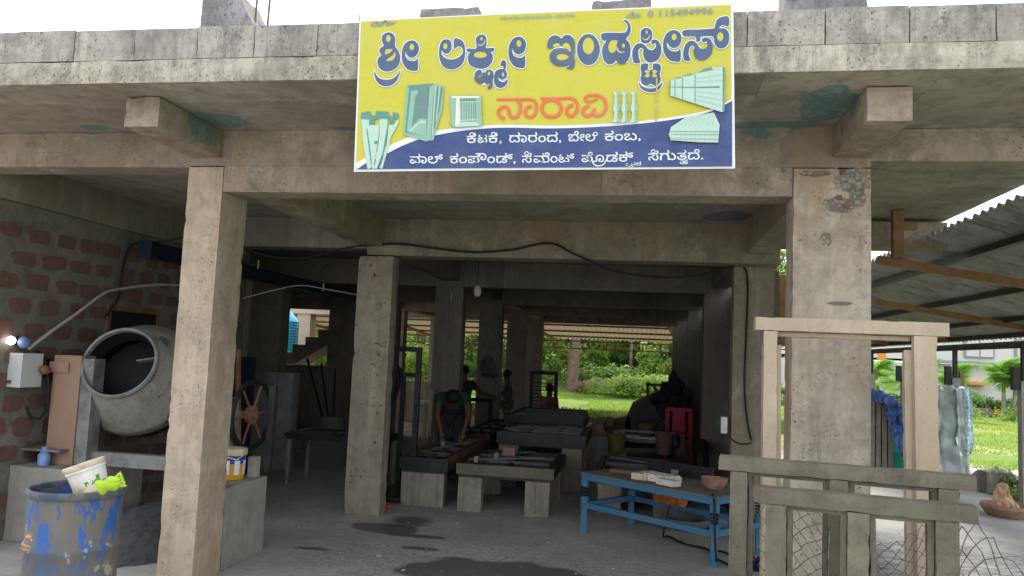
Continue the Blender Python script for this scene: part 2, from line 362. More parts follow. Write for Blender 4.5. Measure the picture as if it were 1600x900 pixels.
M['wallwhite']=plain('white_painted_wall',(.62,.6,.56),.8,c2=(.55,.53,.49),scale=.4,bump=0)
M['wallshadow']=plain('ledge_shadow_and_window_grey',(.28,.3,.32),.8,var=.1,bump=0)
M['orangepaint']=plain('orange_painted_trim',(.7,.27,.03),.6,var=.15,bump=0)
M['glassdark']=plain('dark_window_glass',(.03,.035,.04),.15,var=.1,bump=0)
def leafmat(name,a,b,c):
    t=NT(name,.55)
    oi=t.n.new('ShaderNodeObjectInfo'); n1=t.ramp(t.noise(1.2,3),.35,.65); n2=t.ramp(t.noise(9,2),.45,.65)
    t.color(t.mix(n2,t.mix(n1,a,b),c)); t.b.inputs['Transmission Weight'].default_value=0
    tr=t.n.new('ShaderNodeBsdfTranslucent'); tr.inputs[0].default_value=tuple(min(1,x*2.1) for x in a)+(1,)
    ms=t.n.new('ShaderNodeMixShader'); ms.inputs[0].default_value=.5
    t.L(t.b.outputs[0],ms.inputs[1]); t.L(tr.outputs[0],ms.inputs[2]); t.L(ms.outputs[0],t.n['Material Output'].inputs[0]); return t.m
M['leafA']=leafmat('bright_foliage',(.13,.20,.045),(.09,.145,.035),(.22,.28,.08))
M['leafB']=leafmat('deep_foliage',(.075,.15,.045),(.05,.1,.035),(.11,.19,.06))
M['leafC']=leafmat('yellow_green_foliage',(.18,.25,.05),(.12,.18,.035),(.25,.30,.08))
M['dry']=leafmat('dry_brush',(.2,.15,.1),(.12,.09,.06),(.26,.2,.14))
M['palmleaf']=leafmat('areca_frond',(.14,.26,.05),(.09,.19,.04),(.24,.33,.07))
M['grassblade']=leafmat('grass_blade',(.19,.27,.05),(.14,.21,.04),(.25,.31,.08))
# ================================================================ GROUND
def sheet(name,mat,pts,z):
    b=B(); b.add([(x,y,z) for x,y in pts],[tuple(range(len(pts)))]); o=b.build(name,mat,fix=False); return tag(o,kind='structure')
def terrain():
    b=B();V=[];F=[];xs=[-160+i*4 for i in range(81)];ys=[-14+i*3 for i in range(60)]
    for y in ys:
        for x in xs:
            h=-.012
            if y>27 : h+=max(0,(y-27))*(.035 if x<6 else 0)*min(1,max(0,(6-x)/6))
            if y>30: h+=noise.noise(Vector((x*.1,y*.1,0)))*.25*min(1,(y-30)/10)
            V.append((x,y,h))
    n=len(xs)
    for j in range(len(ys)-1):
        for i in range(n-1): F.append((j*n+i,j*n+i+1,(j+1)*n+i+1,(j+1)*n+i))
    b.add(V,F); o=b.build('ground',M['ground'],smooth=True,fix=False); tag(o,kind='structure')
terrain()
sheet('concrete_floor',M['floor'],[(-9,-14),(1.5,-14),(1.5,16.4),(-9,16.1)],0)  # unseen stretch behind the camera extended to bounce light onto the soffit
sheet('concrete_apron',M['apron'],[(1.5,-14),(7,-14),(5.0,10.2),(4.95,14.2),(1.5,18)],-.004)
# ================================================================ BUILDING
bld=thing('concrete_building','unfinished open concrete workshop building with flat overhanging roof and square pillars','building',(-1,4.95,0))
ROWS=[4.95,7.55,11.2,14.8,18.1,21.7]
conc_box('pillar',M['pillarL'],bld,-3.2,-2.93,4.95,5.31,0,2.90,.045,.003,.007,1)
conc_box('pillar',M['pillarR'],bld,.925,1.385,4.95,5.18,0,2.90,.045,.003,.007,2)
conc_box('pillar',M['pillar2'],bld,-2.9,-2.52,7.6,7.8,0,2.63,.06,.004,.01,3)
conc_box('pillar',M['conc'],bld,.93,1.33,8.0,8.25,0,2.66,.08,.004,.01,4)
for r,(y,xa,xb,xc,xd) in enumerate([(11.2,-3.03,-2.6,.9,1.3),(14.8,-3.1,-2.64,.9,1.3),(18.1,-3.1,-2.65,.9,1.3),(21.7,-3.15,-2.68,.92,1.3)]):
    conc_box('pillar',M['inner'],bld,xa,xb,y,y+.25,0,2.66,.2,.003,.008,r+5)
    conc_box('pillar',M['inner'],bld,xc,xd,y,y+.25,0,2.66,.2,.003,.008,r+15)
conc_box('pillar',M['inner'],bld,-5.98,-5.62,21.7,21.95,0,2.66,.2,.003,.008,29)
# closing side pillars of the left bay
for i,(y,x) in enumerate([(11.2,at(438,520,11.2).x-.55),(14.8,-6.2),(18.1,-6.2)]):
    conc_box('pillar',M['inner'],bld,x,x+.55,y,y+.3,0,2.68,.2,.003,.008,30+i)
# front beams
conc_box('beam',M['conc'],bld,-2.93,.925,4.955,5.2,2.72,3.03,.06,.003,.008,40)
conc_box('beam',M['conc'],bld,-3.2,1.385,4.945,5.19,2.905,3.16,.06,.003,.004,41)
conc_box('beam',M['conc'],bld,-7.5,-3.19,4.96,5.2,2.895,3.155,.1,.003,.008,42)
conc_box('beam',M['conc'],bld,1.38,2.9,4.96,5.2,2.95,3.155,.1,.003,.008,43)
# second row beams
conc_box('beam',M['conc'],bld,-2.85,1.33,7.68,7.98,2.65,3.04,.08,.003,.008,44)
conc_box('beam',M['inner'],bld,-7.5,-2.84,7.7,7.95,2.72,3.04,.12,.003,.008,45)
conc_box('beam',M['conc'],bld,1.32,2.9,7.9,8.15,2.86,3.12,.1,.003,.008,46)
for r,y in enumerate(ROWS[2:]):
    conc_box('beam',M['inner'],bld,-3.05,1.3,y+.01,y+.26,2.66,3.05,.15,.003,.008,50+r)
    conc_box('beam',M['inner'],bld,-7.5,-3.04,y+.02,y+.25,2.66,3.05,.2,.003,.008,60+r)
# lengthwise beams
for i,(a,b_) in enumerate([(5.2,7.68),(7.98,11.2),(11.47,14.8),(15.07,18.1),(18.37,21.7)]):
    m=M['conc'] if i==0 else M['inner']
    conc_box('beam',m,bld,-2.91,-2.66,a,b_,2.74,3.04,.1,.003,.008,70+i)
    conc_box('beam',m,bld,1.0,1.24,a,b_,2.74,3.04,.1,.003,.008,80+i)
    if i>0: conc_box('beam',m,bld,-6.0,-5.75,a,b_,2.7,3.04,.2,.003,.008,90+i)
# cantilever brackets under the overhang
conc_box('bracket',M['conc'],bld,-3.18,-2.945,4.2,4.94,2.96,3.15,.05,.003,.008,20)
conc_box('bracket',M['conc'],bld,1.15,1.38,4.2,4.94,2.965,3.15,.05,.003,.008,21)
# roof slab: front overhang and the inner part
conc_box('roof_slab',M['soffit'],bld,-7.5,2.93,3.985,8.3,3.157,3.27,.15,.006,.004,22)
conc_box('ceiling_slab',M['soffit'],bld,-7.5,1.4,5.21,23,3.04,3.15,.25,.004,.004,23)
b=B()
# lime-streaked slab edge strip
for i in range(1):
    pass
se=conc_box('slab_edge',M['slabedge'],bld,-7.5,2.95,3.95,3.984,3.145,3.285,.05,.004,.01,24)
# parapet of cast blocks
par=conc_box('parapet',M['parapet'],bld,-7.5,2.9,4.0,4.12,3.27,3.455,.1,.003,.004,25)
xb=-7.4;k=0
rb=random.Random(3)
while xb<2.8:
    w_=.36+rb.uniform(-.02,.05)
    zt=3.475+rb.uniform(-.003,.004)
    conc_box('block',M['parapet'],par,xb+.0015,min(xb+w_,2.92)-.0015,3.958+rb.uniform(-.002,.003),4.0,3.287,zt,.06,.003,.003,100+k)
    conc_box('coping_block',M['parapet'],par,xb+.004,min(xb+w_,2.92)-.004,4.002,4.14,3.458,zt-.004,.07,.004,.006,140+k)
    xb+=w_;k+=1
# column stubs on the roof
def stub(x0,x1,z1,seed,taper=0):
    o=conc_box('column_stub',M['stub'],bld,x0,x1,4.32,4.6,3.275,z1,.04,.012,.012,seed); return o
s1=stub(-2.80,-2.37,3.86,201)
for v in s1.data.vertices:            # broken sloping right shoulder
    if v.co.z>3.62: v.co.x=min(v.co.x,-2.42-(v.co.z-3.62)*.55)
    if v.co.z<3.62 and v.co.x>-2.45: v.co.x+=.02
stub(-1.36,-.99,3.72,202); stub(-.33,.02,3.735,203); stub(.76,1.19,3.85,204)
b=B()
for x,y in ((-2.47,4.4),(-2.41,4.45)): b.tube([(x,y,3.5),(x+.004,y,3.8),(x+.01,y,4.1)],.007,6)
b.build('rebar',M['rustbrown'],s1)
# loose aggregate in the honeycombed pillar head
b=B();rr=random.Random(5)
for i in range(70):
    x=rr.gauss(1.26,.07);z=rr.gauss(2.83,.05)
    if i>75: x=rr.gauss(1.2,.07);z=rr.gauss(2.67,.035)
    if x>1.37 or x<.95: continue
    r_=rr.uniform(.006,.015); b.blob((x,4.953,z),(r_,r_*.6,r_*.8),.3,1,i)
ag=b.build('aggregate',M['plinth'],bld); ag['kind']='stuff'
for i,(x,z) in enumerate([(1.2,2.86),(1.18,2.70),(1.225,2.65)]):
    B().box(x,x+.03,4.935,4.96,z,z+.028).build('brick_chip',M['redhub'],bld)
# notch on the right pillar: dark sliver, shade put into its colour
B().prism([(1.13,4.938,2.06),(1.17,4.938,2.052),(1.25,4.938,2.055),(1.28,4.938,2.066),(1.22,4.938,2.072),(1.15,4.938,2.069)],(0,.012,0)).build('notch_shade',M['tabletop'],bld)
# opening pillar remains, a pale post and lintel at the left rear seen against the trees
for nm,lab,a in (('side_light_blocker','grey infill wall added between the rear right pillars to block side light',(1.302,1.42,8.26,21.7,0,2.655)),('left_light_blocker','grey outer wall added at the far left to block light from the left bay',(-7.6,-7.48,9.3,15.05,0,3.03)),('return_light_blocker','hidden grey return wall added behind the laterite wall to block light',(-7.6,-5.0,9.21,9.35,0,2.72)),('under_stair_wall','dark wall below the staircase opening',(-7.45,-6.16,14.84,15.0,0,1.3)),('drop_wall','dark drop panel above the staircase opening',(-7.45,-6.16,14.84,15.0,2.44,2.655))):  # first three walls are added to block light and darken the interior
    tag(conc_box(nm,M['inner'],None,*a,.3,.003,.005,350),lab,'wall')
# ---- stairs in the left rear
st=thing('concrete_staircase','dark concrete staircase rising to the right at the left rear of the workshop','staircase',(-6.5,15.4,0))
for i in range(8):
    x0=-7.35+i*.27
    B().box(x0,x0+.27,15.1,16.0,1.38+i*.165,1.545+i*.165).build('step',M['inner'],st)
B().prism([(-7.45,15.15,1.05),(-5.2,15.15,2.43),(-5.2,15.15,2.6),(-7.45,15.15,1.36)],(0,.8,0)).build('stair_soffit',M['inner'],st)
# rear-left building bits
rp=thing('rear_porch_frame','pale concrete post with lintel seen through the left rear opening','porch',(-9.3,20,0))
conc_box('post',M['frame_light'],rp,at(464,500,19.5).x,at(485,500,19.5).x,19.5,19.9,0,2.56,.2,.004,.01,301)
conc_box('lintel',M['frame_light'],rp,-9.9,-7.3,19.45,19.9,2.56,2.75,.2,.004,.01,302)
tk=thing('water_tank','cyan ribbed plastic water tank with domed top beyond the left rear opening','water tank',(-9.35,18.3,.6))
pts=[(0,1.15),(.62,1.15)]
z=1.2
prof=[(.5,.4)]
for i in range(28):
    prof+= [(.55,.45+i*.065),(.535,.475+i*.065)]
prof+=[(.5,2.28),(.3,2.5),(.15,2.6),(0,2.62)]
B().lathe(prof,28,Matrix.Translation((at(465,510,17.5).x-.56,17.5,at(450,476,17.5).z-2.62))).build('tank_body',M['tank'],tk,smooth=True)
B().lathe([(.2,0),(.22,.08),(.1,.12),(0,.13)],16,Matrix.Translation((at(465,510,17.5).x-.56,17.5,at(450,476,17.5).z-.02))).build('tank_lid',M['tank'],tk,smooth=True)
conc_box('tank_stand',M['inner'],tk,-9.8,-8.6,17,18,0,.75,.3,.003,.01,303)
# back wall pieces closing the dark left bay
w1=conc_box('rear_block_wall',M['inner'],None,-7.4,-4.9,18.2,18.35,0,.95,.3,.003,.005,310)
tag(w1,'low dark block wall behind the staircase in the left bay','wall')
w2=conc_box('rear_partition_wall',M['inner'],None,-7.2,at(436,500,11.62).x,11.5,11.62,0,2.65,.3,.003,.005,311)
tag(w2,'dim grey partition wall beside the left bay pillar','wall')
w3=conc_box('stair_side_wall',M['inner'],None,-6.15,-4.75,14.82,15.04,0,2.65,.3,.003,.005,312)
tag(w3,'dark wall panel to the right of the staircase','wall')
# ================================================================ LATERITE WALL
XW=-5.0
lw=thing('laterite_wall','red laterite stone wall with wide grey green mortar joints along the left side','wall',(XW,7.5,0))
conc_box('mortar',M['mortar'],lw,XW-.3,XW,5.25,9.2,0,2.72,.12,.006,.004,320)
rr=random.Random(11)
proto=[]
for v in range(7):
    b=B();n=9;poly=[]
    for k in range(n):
        a=2*PI*k/n+.2; cx=math.cos(a);cz=math.sin(a)
        ex=.122*(abs(cx)**.45)*(1 if cx>0 else -1)*rr.uniform(.82,1.12); ez=.069*(abs(cz)**.45)*(1 if cz>0 else -1)*rr.uniform(.8,1.12)
        poly.append((0,ex,ez))
    b.prism(poly,(.012,0,0)); me=b.build('laterite_block',M['laterite'],lw); proto.append(me.data)
    bpy.data.objects.remove(me)
row=0;z=.12
while z<2.66:
    y=5.4+(row%2)*.16
    while y<9.05:
        if not (6.55<y<7.5 and 1.5<z<2.0):
            o=bpy.data.objects.new('laterite_block',proto[rr.randrange(7)]); COL.objects.link(o); o.parent=lw
            o.location=Vector((XW+rr.uniform(-.009,-.002),y+rr.uniform(-.02,.02),z+rr.uniform(-.012,.012)))-lw.location
            o.scale=(1,rr.uniform(.9,1.12),rr.uniform(.85,1.15)); o.rotation_euler.x=rr.uniform(-.05,.05)
        y+=.31+rr.uniform(-.02,.03)
    z+=.197;row+=1
b=B(); y0,y1,z0,z1=6.6,7.42,1.5,1.93
b.box(XW-.01,XW+.02,y0,y1,z1,z1+.05); b.box(XW-.01,XW+.02,y0,y0+.05,z0,z1-.002); b.box(XW-.01,XW+.02,y1-.05,y1,z0,z1-.002)
wf=b.build('window_frame',M['rustbrown'],lw)
B().box(XW-.005,XW+.008,y0+.052,y1-.052,z0,z1-.003).build('dark_opening_panel',M['black'],wf)  # black panel paints the shade of the recess inside the frame
# navy gantry rail
wt=conc_box('beam',M['inner'],bld,-5.27,-4.985,5.2,9.2,2.722,3.04,.12,.003,.006,321)
g=B(); y0,y1=6.7,13.5; X0=-4.72
g.box(X0-.05,X0+.05,y0,y1,2.6,2.612); g.box(X0-.05,X0+.05,y0,y1,2.46,2.472); g.box(X0-.006,X0+.006,y0,y1,2.473,2.599)
g.box(X0-.07,X0+.07,y0-.01,y0+.002,2.44,2.62)
tag(g.build('gantry_rail',M['navy']),'navy painted steel rail running back under the left bay ceiling','steel rail')
# ================================================================ CABLES
def cable(pts,r,label,mat='black',name='cable',cat='cable',group=None,sub=6):
    P=[Vector(p) for p in pts];Q=[]
    for i in range(len(P)-1):
        a=P[max(i-1,0)];b_=P[i];c=P[i+1];d=P[min(i+2,len(P)-1)]
        for k in range(sub):
            t_=k/sub;Q.append(.5*((2*b_)+(c-a)*t_+(2*a-5*b_+4*c-d)*t_*t_+(3*b_-a-3*c+d)*t_**3))
    Q.append(P[-1])
    o=B().tube(Q,r,6).build(name,M[mat],smooth=True); return tag(o,label,cat,group)
Yc=7.62
cable([at(560,384,7.58),at(620,381,Yc),at(680,388,Yc),at(740,394,Yc),at(800,390,Yc),at(858,380,Yc),at(900,398,Yc),at(960,423,Yc),at(1030,433,Yc),at(1090,430,7.7),at(1140,417,7.85),at(1160,415,7.97),at(1168,440,7.97),at(1166,520,7.97),at(1163,600,7.97),at(1168,660,7.97),at(1174,688,7.97)],.011,'long black cable sagging along the second beam and dropping down the right pillar')
cable([at(380,388,7.5),at(430,402,7.55),at(480,402,7.55),at(530,390,7.58),at(560,384,7.58)],.009,'short black cable sagging left of the speckled second pillar')
cable([atx(165,495,-4.97),atx(185,465,-4.97),atx(190,430,-4.97),atx(200,390,-4.97),atx(215,380,-4.9),atx(250,378,-4.6),at(290,370,6.8),at(385,345,6.9)],.009,'black cable climbing the laterite wall above the mixer')
cable([at(380,466,8.5),at(430,453,8.6),at(470,446,8.7),at(510,452,8.8),at(560,461,8.9)],.008,'thin grey cable hanging across the dark left bay','pvc')
cable([atx(45,545,-4.9),atx(80,518,-4.9),atx(120,490,-4.9),atx(160,460,-4.9),atx(185,452,-4.9),atx(245,445,-4.85),atx(300,447,-4.8)],.014,'grey conduit pipe slanting up the laterite wall from the meter box','pvc','conduit_pipe','pipe')
cable([at(1133,655,7.96),at(1134,672,7.95),at(1145,688,7.95),at(1160,694,7.95),at(1174,692,7.95)],.007,'thin black lead looping from the white switch box')
cable([at(1173,718,7.9),at(1173,770,7.9)],.012,'short thick black cable on the right inner pillar behind the window frame')
cable([at(1131,670,8),at(1127,700,8),at(1124,760,8.1)],.008,'black wire hanging beneath the white switch box')
sb=thing('switch_box','small white switch box on the inner right pillar','switch box',at(1131,664,7.95))
p=at(1131,664,7.96); B().box(p.x-.03,p.x+.03,7.93,7.99,p.z-.08,p.z+.08).build('box_body',M['white'],sb)
B().box(p.x-.075,p.x-.035,7.94,7.99,p.z+.0,p.z+.05).build('socket',M['leafB'],sb)
# meter box and lamp
mb=thing('meter_box','grey steel meter box at the left edge on the laterite wall','meter box',(-4.9,5.6,1.2))
p=at(0,548,5.6);q=at(46,605,5.6)
B().box(p.x-.1,q.x,5.5,5.72,q.z,p.z-.01).build('box_body',M['greybox'],mb)
B().box(p.x-.1,q.x-.16,5.485,5.498,q.z+.01,p.z-.02).build('box_door',M['greybox'],mb)
B().box(q.x-.14,q.x-.08,5.488,5.499,q.z+.03,q.z+.055).build('name_plate',M['rustbrown'],mb)
sw=thing('switch_gear','dark switch gear with coiled leads beside the meter box','switch gear',(-4.8,5.7,1.3))
b=B(); c=at(60,575,5.75); b.box(c.x-.06,c.x+.03,5.7,5.85,c.z-.08,c.z+.08)
b.build('gear_body',M['black'],sw)
B().box(c.x-.05,c.x+.0,5.68,5.698,c.z-.02,c.z+.05).build('gear_plate',M['lid_cream'],sw)
B().blob(tuple(at(70,578,5.7)),(.04,.05,.04),.1,2).build('cable_gland',M['redhub'],sw)
B().tube([at(38,605,5.7),at(38,630,5.72),at(48,652,5.75),at(62,655,5.75),at(72,640,5.75),at(76,600,5.75),at(70,560,5.75),at(58,548,5.75)],.01,6).build('lead',M['black'],sw)
lp=thing('wall_lamp','lit white bulb in a black holder above the meter box','lamp',(-4.9,5.5,1.6))
c=at(17,532,5.45); B().blob(tuple(c),(.035,.035,.035),0,2).build('bulb',M['bulb'],lp,smooth=True)
B().tube([at(20,532,5.5),at(34,530,5.55)],[.03,.022],10).build('bulb_holder',M['black'],lp)
B().tube([at(-12,530,5.45),at(8,532,5.45)],.022,8).build('lamp_arm',M['lid_cream'],lp)
B().blob(tuple(at(37,535,5.55)),(.045,.05,.05),.1,2).build('junction_cap',M['bottleblue'],lp,smooth=True)
# hanging oval lamp
hl=thing('hanging_lamp','cream oval lamp hanging below the second beam','lamp',at(746,455,9.5))
c=at(746,455,9.5); B().lathe([(0,-.075),(.035,-.06),(.05,-.02),(.05,.02),(.035,.06),(.015,.075),(0,.078)],16,Matrix.Translation(c)).build('lamp_globe',M['lampwhite'],hl,smooth=True)
B().tube([c+Vector((0,0,.07)),Vector((c.x,c.y,3.04))],.005,5).build('lamp_cord',M['black'],hl)
tb=0
for (px,py,Y,h,lab) in [(403,420,8.5,.1,'small white tube fitting near the ceiling left of the second pillar'),(505,455,9,.1,'white stick fitting hanging in the dark left bay'),(705,470,11,.12,'white fitting on the face of the third pillar')]:
    c=at(px,py,Y); o=B().tube([c,c+Vector((0,0,h))],.008,6).build('tube_fitting',M['lampwhite']); tag(o,lab,'light fitting')
# ================================================================ PLINTHS AND MIXER
pl=conc_box('machine_plinth',M['plinth'],None,-3.4,-2.95,5.36,6.0,0,.6,.07,.006,.012,330); tag(pl,'grey concrete plinth behind the left front pillar with paint bucket on it','plinth')
pl2=conc_box('machine_plinth',M['plinth'],None,-5.0,-4.3,5.62,6.35,0,.6,.07,.006,.015,331); tag(pl2,'grey concrete plinth at the left wall behind the blue drum','plinth')
sand=B()
V=[];F=[];n=22
for j in range(n):
    for i in range(n):
        x=-4.33+i*.046;y=5.2+j*.072
        q_=max(0,1-((x+3.85)/.47)**2-((y-5.95)/.74)**2); h=.34*q_**.7+noise.noise(Vector((x*9,y*9,0)))*.03*min(1,q_*4)-.012
        V.append((x,y,h))
for j in range(n-1):
    for i in range(n-1): F.append((j*n+i,j*n+i+1,(j+1)*n+i+1,(j+1)*n+i))
o=sand.add(V,F).build('sand_heap',plain('damp_dark_sand',(.07,.07,.072),.95,c2=(.04,.04,.045),scale=20,bump=1),smooth=True,fix=False); tag(o,'dark damp sand heaped in the pit under the mixer','sand',kind='stuff')
mxr=thing('concrete_mixer','grey cement crusted tilting drum concrete mixer on a steel frame','concrete mixer',(-4.3,6.3,.6))
ax=Vector((.16,-.9,.36)).normalized(); mouth=at(188,567,5.9)
zc=mouth-ax*.46
Rm=ax.to_track_quat('Z','Y').to_matrix().to_4x4(); Mx=Matrix.Translation(zc)@Rm
B().lathe([(0,-.42),(.3,-.41),(.36,-.36),(.49,-.02),(.505,.02),(.505,.1),(.50,.12),(.30,.46),(.285,.455),(.48,.11),(.47,.0),(.28,-.36),(0,-.37)],40,Mx).build('mixer_drum',M['mixer'],mxr,smooth=True)
B().lathe([(.297,.44),(.27,.30),(.33,.2),(.36,.05),(.2,-.1),(0,-.12)],40,Mx).build('drum_shade_liner',M['black'],mxr,smooth=True)  # black inner shell puts the shade inside the drum into colour
B().lathe([(.29,.44),(.305,.44),(.318,.455),(.318,.475),(.305,.49),(.29,.485),(.285,.465),(.29,.44)],40,Mx).build('drum_rim',M['greysteel'],mxr,smooth=True)
# gear ring behind
b=B(); 
for k in range(60):
    a=2*PI*k/60; b.box(-.012,.012,-.02,.02,-.03,.03,R=(Rm.to_3x3()@Matrix.Rotation(a,3,'Z')),c=zc+Rm.to_3x3()@Vector((.455*math.cos(a),.455*math.sin(a),-.12)))
b.lathe([(.40,-.15),(.44,-.15),(.44,-.09),(.40,-.09)],40,Mx)
b.build('gear_ring',M['black'],mxr)
B().box(-.16,.16,-.006,.006,-.03,.03,R=Rm.to_3x3()@Matrix.Rotation(.2,3,'Z'),c=zc+Rm.to_3x3()@Vector((.12,.18,.1))).build('mixing_blade',M['mixer'],mxr)
# frame: front channel, uprights
b=B(); a=at(100,713,5.72);c=at(258,716,5.9); zt=.71
b.box(-4.95,-3.3,5.88,5.895,.6,.71); b.box(-4.95,-3.3,5.895,5.96,.7,.71); b.box(-4.95,-3.3,5.895,5.96,.6,.61)
b.build('front_channel',M['greysteel'],mxr)
b=B(); b.box(-4.98,-4.62,5.7,5.93,.712,.73); b.build('base_plate',M['greysteel'],mxr)
for x in (-4.72,-3.42):
    b=B(); zt_=1.02 if x<-4 else 1.2; b.box(x-.05,x+.05,6.2,6.215,.73,zt_); b.box(x-.05,x-.04,6.1,6.2,.73,zt_); b.box(x+.04,x+.05,6.1,6.2,.73,zt_); b.build('upright',M['greysteel'],mxr)
b=B(); b.beam((-4.75,6.5,.75),(-4.55,6.6,.95),.06,.06); b.build('brace',M['dark_steel'],mxr)
cw=at(394,648,6.35); B().beam((-3.95,6.40,cw.z),cw,.06,.06).build('axle',M['rustbrown'],mxr)
# tilting hand wheel
hw=thing('tilt_wheel','large dark hand wheel with orange hub and spokes beside the mixer','wheel',(-3.28,6.3,.7))
cw=at(394,648,6.35); ang=math.radians(84)
Rw=Matrix.Rotation(ang,4,'Z')@Matrix.Rotation(PI/2,4,'X'); Mw=Matrix.Translation(cw)@Rw
ring=[]; 
ring=[Mw@Vector((.29*math.cos(2*PI*k/40),.29*math.sin(2*PI*k/40),0)) for k in range(40)]
B().tube(ring,.022,8,closed=True).build('wheel_rim',M['black'],hw,smooth=True)
B().lathe([(0,-.03),(.08,-.03),(.08,.012),(.035,.015),(.035,.04),(0,.04)],20,Mw).build('hub',M['redhub'],hw)
for k in range(6):
    a=2*PI*k/6+.1
    b=B(); b.beam(Mw@Vector((.06*math.cos(a),.06*math.sin(a),0)),Mw@Vector((.285*math.cos(a),.285*math.sin(a),0)),.013,.013); b.build('spoke',M['redhub'],hw)
o=B(); o.beam((-3.2,6.5,.55),(-3.2,6.5,1.3),.06,.05); tag(o.build('wheel_post',M['dark_steel']),'rusty brown upright post behind the tilting wheel','post')
# orange cabinet
cb=thing('mixer_cabinet','tall salmon orange steel cabinet between wall and mixer','cabinet',(-4.75,6.1,.6))
x0=at(77,700,5.8).x; x1=at(118,700,5.8).x
B().box(x0-.03,x1-.02,5.8,5.97,.6,1.5).build('cabinet_body',M['salmon'],cb)
B().box(x1-.018,x1+.09,5.815,5.95,.61,1.48).build('side_panel',M['greysteel'],cb)
p=at(78,570,5.79); B().box(p.x,p.x+.18,5.785,5.798,p.z-.06,p.z+.03).build('hatch',M['salmon'],cb)
b=B(); b.box(at(45,720,6.0).x,at(68,720,6.0).x,5.95,6.1,.6,.72); o=b.build('brick_piece',M['salmon']); tag(o,'broken orange brick on the left plinth against the wall','brick')
b=B(); c=gr(86,722,.6); b.lathe([(0,0),(.06,0),(.055,.06),(.045,.06),(.04,.015),(0,.015)],14,Matrix.Translation(c)); tag(b.build('clay_cup',M['terracotta'],smooth=True),'small brown cup on the left plinth','cup')
bt=thing('blue_bottle','small pale blue plastic bottle standing on the left plinth','bottle',gr(68,727,.6))
c=gr(68,727,.6); B().lathe([(0,0),(.045,0),(.048,.02),(.048,.085),(.03,.11),(.022,.115),(.022,.13),(0,.13)],16,Matrix.Translation(c)).build('bottle_body',M['bottleblue'],bt,smooth=True)
B().lathe([(.026,.12),(.026,.15),(0,.15)],12,Matrix.Translation(c)).build('cap',M['bottleblue'],bt)
# paint bucket right plinth
pb=thing('paint_bucket','yellow and blue labelled paint bucket with cream lid on the right hand plinth','bucket',gr(367,744,.6))
c=Vector((-3.13,5.75,.6)); Mc=Matrix.Translation(c)
B().lathe([(0,0),(.085,0),(.088,.01),(.097,.2),(.09,.2)],28,Mc).build('bucket_body',M['yellowbin'],pb,smooth=True)
B().lathe([(.0975,.125),(.0985,.185),(.0965,.185),(.0955,.125)],28,Mc).build('blue_band',M['bluelabel'],pb,smooth=True)
B().lathe([(.106,.19),(.108,.215),(.104,.235),(.09,.24),(0,.24)],28,Mc).build('lid',M['lid_cream'],pb,smooth=True)
b=B()
for a0 in (-1.75,-.95,-.2):
    V=[];
    for s_ in range(5):
        a=a0+s_*.11
        for z_ in (.04,.15): rr_=.088+.01*z_/.2+.0035; V.append((c.x+rr_*math.cos(a),c.y+rr_*math.sin(a),c.z+z_))
    b.add(V,[(2*i,2*i+2,2*i+3,2*i+1) for i in range(4)])
b.build('white_label',M['whitelabel'],pb,fix=False)
B().tube([c+Vector((.1,0,.2)),c+Vector((.08,-.09,.16)),c+Vector((0,-.11,.18)),c+Vector((-.09,-.05,.21))],.004,5).build('bail_handle',M['whitelabel'],pb)
o=B().box(-3.06,-2.99,5.86,5.93,.6,.76).build('wooden_block',M['plinth']); tag(o,'small grey wooden block behind the paint bucket','block')
# ================================================================ BLUE DRUM
t=NT('scraped_blue_drum_paint',.6)
v=t.mapv((1,1,.38)); n1=t.noise(12,6,v,.75); n2=t.noise(6,5,t.mapv((1,1,.5),(5,1,2)),.7)
sep=t.n.new('ShaderNodeSeparateXYZ'); t.L(t.pos,sep.inputs[0])
hz=t.ramp(sep.outputs['Z'],.42,.66)
base=t.mix(t.ramp(t.noise(4,5),.4,.6),(.15,.125,.095),(.105,.105,.1))
bl=t.ramp(n1,.50,.54); bl=t.math('MULTIPLY',bl,hz); col=t.mix(bl,base,(.025,.09,.29))
pale=t.math('MULTIPLY',t.ramp(n2,.62,.66),t.ramp(t.math('ABSOLUTE',t.math('SUBTRACT',sep.outputs['X'],-2.9)),.1,.17)); col=t.mix(t.math('MULTIPLY',pale,hz),col,(.35,.38,.42))
cem=t.blobmask((-2.59,3.53,.36),(.06,.2,.33),.9,15,.05); col=t.mix(cem,col,(.30,.27,.225))
org=t.math('MULTIPLY',t.blobmask((-2.98,3.5,.64),(.07,.1,.06),.9,18,.15),t.ramp(t.noise(40,2,t.mapv((.4,.4,2))),.5,.55)); col=t.mix(org,col,(.5,.25,.05))
t.color(col); t.bump(t.noise(20,5),.4,.008); M['drum']=t.m
dm=thing('steel_drum','open blue steel drum with scraped peeling paint in the left foreground','drum',(-2.88,3.66,0))
Md=Matrix.Translation((-2.845,3.66,0))@Matrix.Diagonal((.86,.86,1,1)); 
pf=[(0,0),(.25,0),(.252,.02)]
for z_ in (.3,.6): pf+=[(.25,z_-.03),(.262,z_-.012),(.262,z_+.012),(.25,z_+.03)]
pf+=[(.25,.855),(.243,.855),(.243,.3),(0,.3)]
B().lathe(pf,48,Md).build('drum_body',M['drum'],dm,smooth=True)
B().lathe([(.246,.845),(.262,.848),(.270,.862),(.268,.88),(.256,.886),(.244,.88),(.242,.86),(.246,.845)],48,Md).build('drum_rim',plain('dull_blue_rim',(.05,.075,.12),.5,c2=(.13,.12,.1),scale=12),dm,smooth=True)
B().disc(.24,.70,32,Md).build('drum_water',plain('murky_water',(.03,.04,.05),.08,bump=0),dm)
bk=thing('white_bucket','white plastic bucket with green print tilted in the mouth of the blue drum','bucket',(-2.83,3.66,.9))
